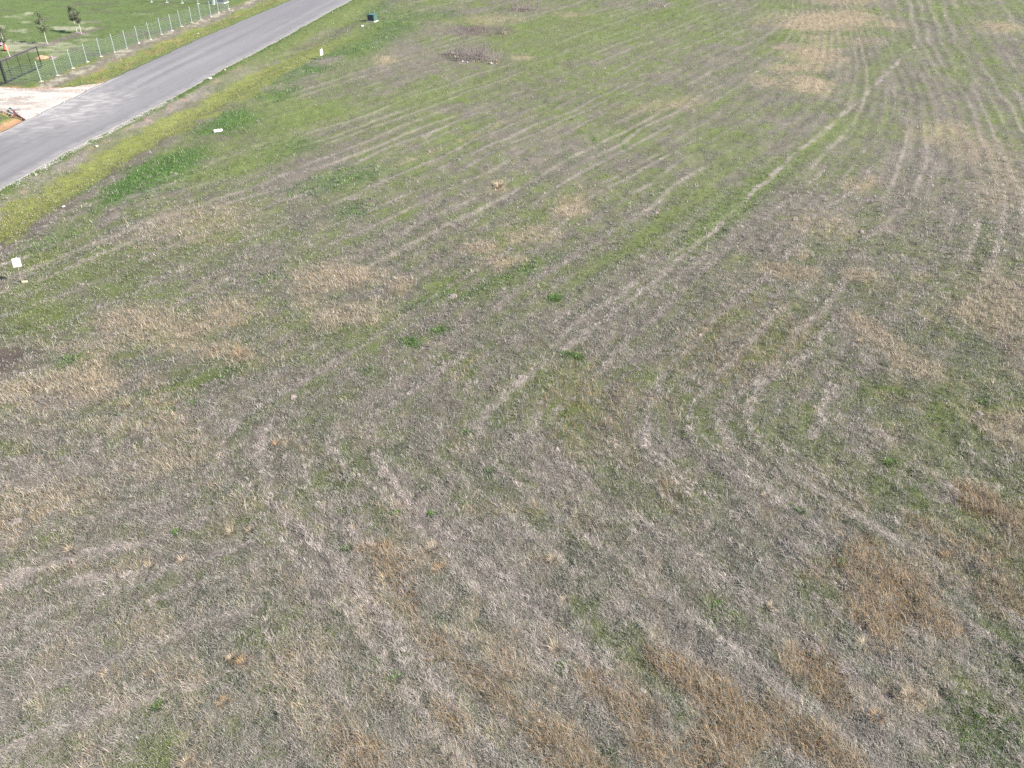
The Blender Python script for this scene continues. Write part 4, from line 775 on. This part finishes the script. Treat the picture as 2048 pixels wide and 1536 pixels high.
# ------------------------------------------------------------------ bare thickets
def bare_shrub(px, py, rx, ry, h, n, label, seed):
    c = place(px, py); r = empty('bare_shrub', c); tag(r, label, 'shrub', 'leafless thickets at the top of the field'); R = random.Random(seed)
    V = []; Q = []
    def stick(a, b, w0, w1):
        a = np.array(a); b = np.array(b); d = b - a; s = np.array([-(d[1]) + .3, d[0] + .1, 0]); s /= np.linalg.norm(s) + 1e-9; u_ = np.cross(s, d); u_ /= np.linalg.norm(u_) + 1e-9
        i = len(V)
        for k in range(3):
            t = k * 2.094; o = s * math.cos(t) + u_ * math.sin(t); V.append(a + o * w0); V.append(b + o * w1)
        for k in range(3): Q.append((i + 2 * k, i + 2 * ((k + 1) % 3), i + 2 * ((k + 1) % 3) + 1, i + 2 * k + 1))
    for j in range(int(n * .6)):
        a = R.uniform(0, 6.28); q = math.sqrt(R.uniform(0, 1)); p = (math.cos(a) * q * rx, math.sin(a) * q * ry, -.05)
        hh = h * 1.3 * R.uniform(.45, 1.05) * (1 - .35 * q); l = R.uniform(0, .35) * hh; e = (p[0] + math.cos(a + R.uniform(-1, 1)) * l, p[1] + math.sin(a) * l, hh)
        mid = tuple((p[k] + e[k]) / 2 + R.uniform(-.04, .04) for k in range(3)); stick(p, mid, .015, .010); stick(mid, e, .010, .005)
        for b in range(R.randint(2, 5)):
            t = R.uniform(.3, .95); s = [p[k] + (e[k] - p[k]) * t for k in range(3)]; ll = R.uniform(.15, .5) * (1.1 - t * .5); aa = R.uniform(0, 6.28)
            stick(s, (s[0] + math.cos(aa) * ll * .6, s[1] + math.sin(aa) * ll * .6, s[2] + ll * .8), .008, .004)
    mesh_np('stems', np.array(V), [np.array(Q)], M_twig, parent=r)
    R2 = np.random.default_rng(seed); m = 80; th = R2.uniform(0, 6.28, m); q = np.sqrt(R2.uniform(0, 1, m)) * 1.1
    P = np.array([lin(x) for x in PAL['thatch'] + PAL['straw']]); cc = P[R2.integers(0, len(P), m)] * ALB
    Vv, Po, C = blades('', q * np.cos(th) * rx, q * np.sin(th) * ry, np.zeros(m), R2.uniform(0, 6.28, m), R2.uniform(.1, 1.2, m), R2.uniform(.12, .28, m), np.full(m, .04), cc, '', True)
    mesh_np('dead_grass_skirt', Vv, Po, BM, C, parent=r)['kind'] = 'stuff'
bare_shrub(911, 112, .85, .7, 1.1, 70, 'low purplish bare shrub at the left of the thicket', 21)
bare_shrub(938, 117, 1.6, 1.5, 2.2, 130, 'tall dense bare shrub in the middle of the thicket', 22)
bare_shrub(960, 118, 1.5, 1.5, 2.1, 115, 'bushy bare shrub just right of the middle of the thicket', 23)
bare_shrub(989, 124, .8, .8, 1.9, 42, 'thin upright bare shrub at the right end of the thicket', 24)
bare_shrub(1011, 67, .55, .6, 1.7, 26, 'thin bare sapling at the right end of the dark soil patch', 25)
bare_shrub(1040, 20, 1.5, 1.0, 1.8, 70, 'wide bare thicket at the top edge of the view, left part', 26)
bare_shrub(1062, 21, 1.1, .9, 1.7, 50, 'bare thicket at the top edge of the view, right part', 27)
bare_shrub(1320, 12, 1.2, .9, 1.5, 60, 'small bare thicket alone at the top edge right of centre', 28)

# ------------------------------------------------------------------ clods on the dark soil patch (uncountable)
R = np.random.default_rng(5); mb = MB()
for j in range(60):
    q = at(945 + R.normal(0, 24), 60 + R.normal(0, 4)); s = R.uniform(.04, .11); z = gz(*q)
    mb.lump((q[0], q[1], z + s * .2), (s, s, s * .6), j, .3, 1)
for j in range(60):
    q = at(12 + R.normal(0, 20), 722 + R.normal(0, 14)); s = R.uniform(.015, .05); z = gz(*q); mb.lump((q[0], q[1], z + s * .2), (s, s, s * .6), j, .3, 1)
o = mb.build('soil_clods', M_soil); tag(o, 'dark clods on the bare soil patches', 'soil', kind='stuff')
# verge gravel
mb = MB()
for j in range(420):
    y = R.uniform(53, 74); x = float(road_r(y)) + abs(R.normal(.25, .22)); s = R.uniform(.015, .045); mb.lump((x, y, .0 + s * .2), (s, s, s * .6), j, .3, 1)
for j in range(500):
    q = at(R.uniform(-30, 210), R.uniform(172, 250)); 
    if d_drive(q[:1], q[1:])[0] > -.1: continue
    s = R.uniform(.025, .06); mb.lump((q[0], q[1], .02 + s * .2), (s, s, s * .6), j, .3, 1)
M_grv = mat_plain('white_gravel', (.38, .36, .33), .95, 0, .2, 3)
o = mb.build('gravel_stones', M_grv); tag(o, 'loose white gravel along the road edge and on the driveway', 'gravel', kind='stuff')

# ------------------------------------------------------------------ broken pipes by the driveway
c = Vector(place(28, 228)); o = MB().path([Vector((-.75, .9, .25)), Vector((-.45, .55, .36)), Vector((-.1, .15, .34)), Vector((.25, -.2, .22)), Vector((.6, -.5, .12))], .07, .06, 8).tube((-.1, .15, .34), (.45, .35, .3), .05, .05, 8).build('bent_pipe', M_grey); o.location = c
tag(o, 'grey forked piece of pipe lying at the edge of the gravel driveway', 'pipe')
c = Vector(place(38, 237)); o = MB().path([Vector((-.35, .25, .55)), Vector((-.2, .05, .34)), Vector((.1, -.1, .26)), Vector((.5, -.35, .12)), Vector((.75, -.5, .05))], .09, .06, 7).tube((-.2, .05, .34), (-.35, -.2, .15), .1, .07, 7).build('rusty_pipe', M_rust); o.location = c
tag(o, 'dark rusty red broken pipe on the orange soil by the road', 'pipe')

# ------------------------------------------------------------------ child and ride-on toy behind the tree
def child():
    c = place(13.5, 102); r = empty('person', c, math.radians(-20)); tag(r, 'small child in an orange red dress and pale hat on the lawn behind the tree', 'person')
    me = bpy.data.meshes.new('body')
    J = [((0, 0, .42), .085), ((0, 0, .52), .08), ((0, 0, .60), .085), ((0, 0, .655), .04), ((0, -.005, .70), .06), ((0, -.01, .77), .085), ((0, 0, .84), .055),
         ((.10, 0, .60), .04), ((.17, -.04, .50), .03), ((.24, -.10, .44), .024), ((.275, -.13, .425), .02),
         ((-.10, 0, .60), .04), ((-.16, -.02, .49), .03), ((-.18, -.08, .40), .024), ((-.185, -.11, .37), .02),
         ((.055, 0, .36), .06), ((.06, -.01, .20), .045), ((.06, 0, .05), .032), ((.06, -.09, .02), .025),
         ((-.055, 0, .36), .06), ((-.06, .02, .20), .045), ((-.06, .03, .05), .032), ((-.06, -.06, .02), .025)]
    E = [(0, 1), (1, 2), (2, 3), (3, 4), (4, 5), (5, 6), (2, 7), (7, 8), (8, 9), (9, 10), (2, 11), (11, 12), (12, 13), (13, 14), (0, 15), (15, 16), (16, 17), (17, 18), (0, 19), (19, 20), (20, 21), (21, 22)]
    me.from_pydata([j[0] for j in J], E, []); me.materials.append(M_skin); b = bpy.data.objects.new('body', me); col.objects.link(b); b.parent = r
    m = b.modifiers.new('Skin', 'SKIN'); m.use_smooth_shade = True
    if not me.skin_vertices: me.skin_vertices.new() if hasattr(me.skin_vertices, 'new') else None
    for i, j in enumerate(J): me.skin_vertices[0].data[i].radius = (j[1], j[1])
    me.skin_vertices[0].data[0].use_root = True
    s = b.modifiers.new('Sub', 'SUBSURF'); s.levels = 1; s.render_levels = 1
    MB().lathe((0, 0, 0), [(.27, .14), (.25, .22), (.19, .36), (.13, .47), (.135, .56), (.12, .63), (.06, .66)], 16).build('dress', M_red, r, True)
    MB().lathe((0, 0, 0), [(.16, .80), (.165, .815), (.10, .825), (.095, .89), (.05, .925), (.01, .93)], 14).build('hat', M_wpl, r, True)
child()
c = place(-4.5, 92); r = empty('toy_car', c, math.radians(8)); tag(r, 'pink and white ride on toy car cut off by the left frame edge', 'toy car')
MB().box((0, 0, .27), (1.05, .58, .2), bevel=.05).box((-.05, 0, .46), (.6, .5, .2), bevel=.05).build('body', M_pink, r, True)
MB().box((0, 0, .345), (1.09, .60, .05), bevel=.015).box((0, 0, .20), (1.1, .59, .05), bevel=.015).build('trim', M_wpl, r)
MB().path([(.25, -.22, .52), (.12, -.22, .74), (.12, .22, .74), (.25, .22, .52)], .018).build('windshield_frame', M_wpl, r)
MB().box((-.1, 0, .6), (.12, .36, .22), bevel=.03).build('seat', M_wpl, r)
for sx in (-.34, .34):
    for sy in (-.29, .29):
        MB().tube((sx, sy - .05, .13), (sx, sy + .05, .13), .13, n=16).build('wheel', M_tyre, r)
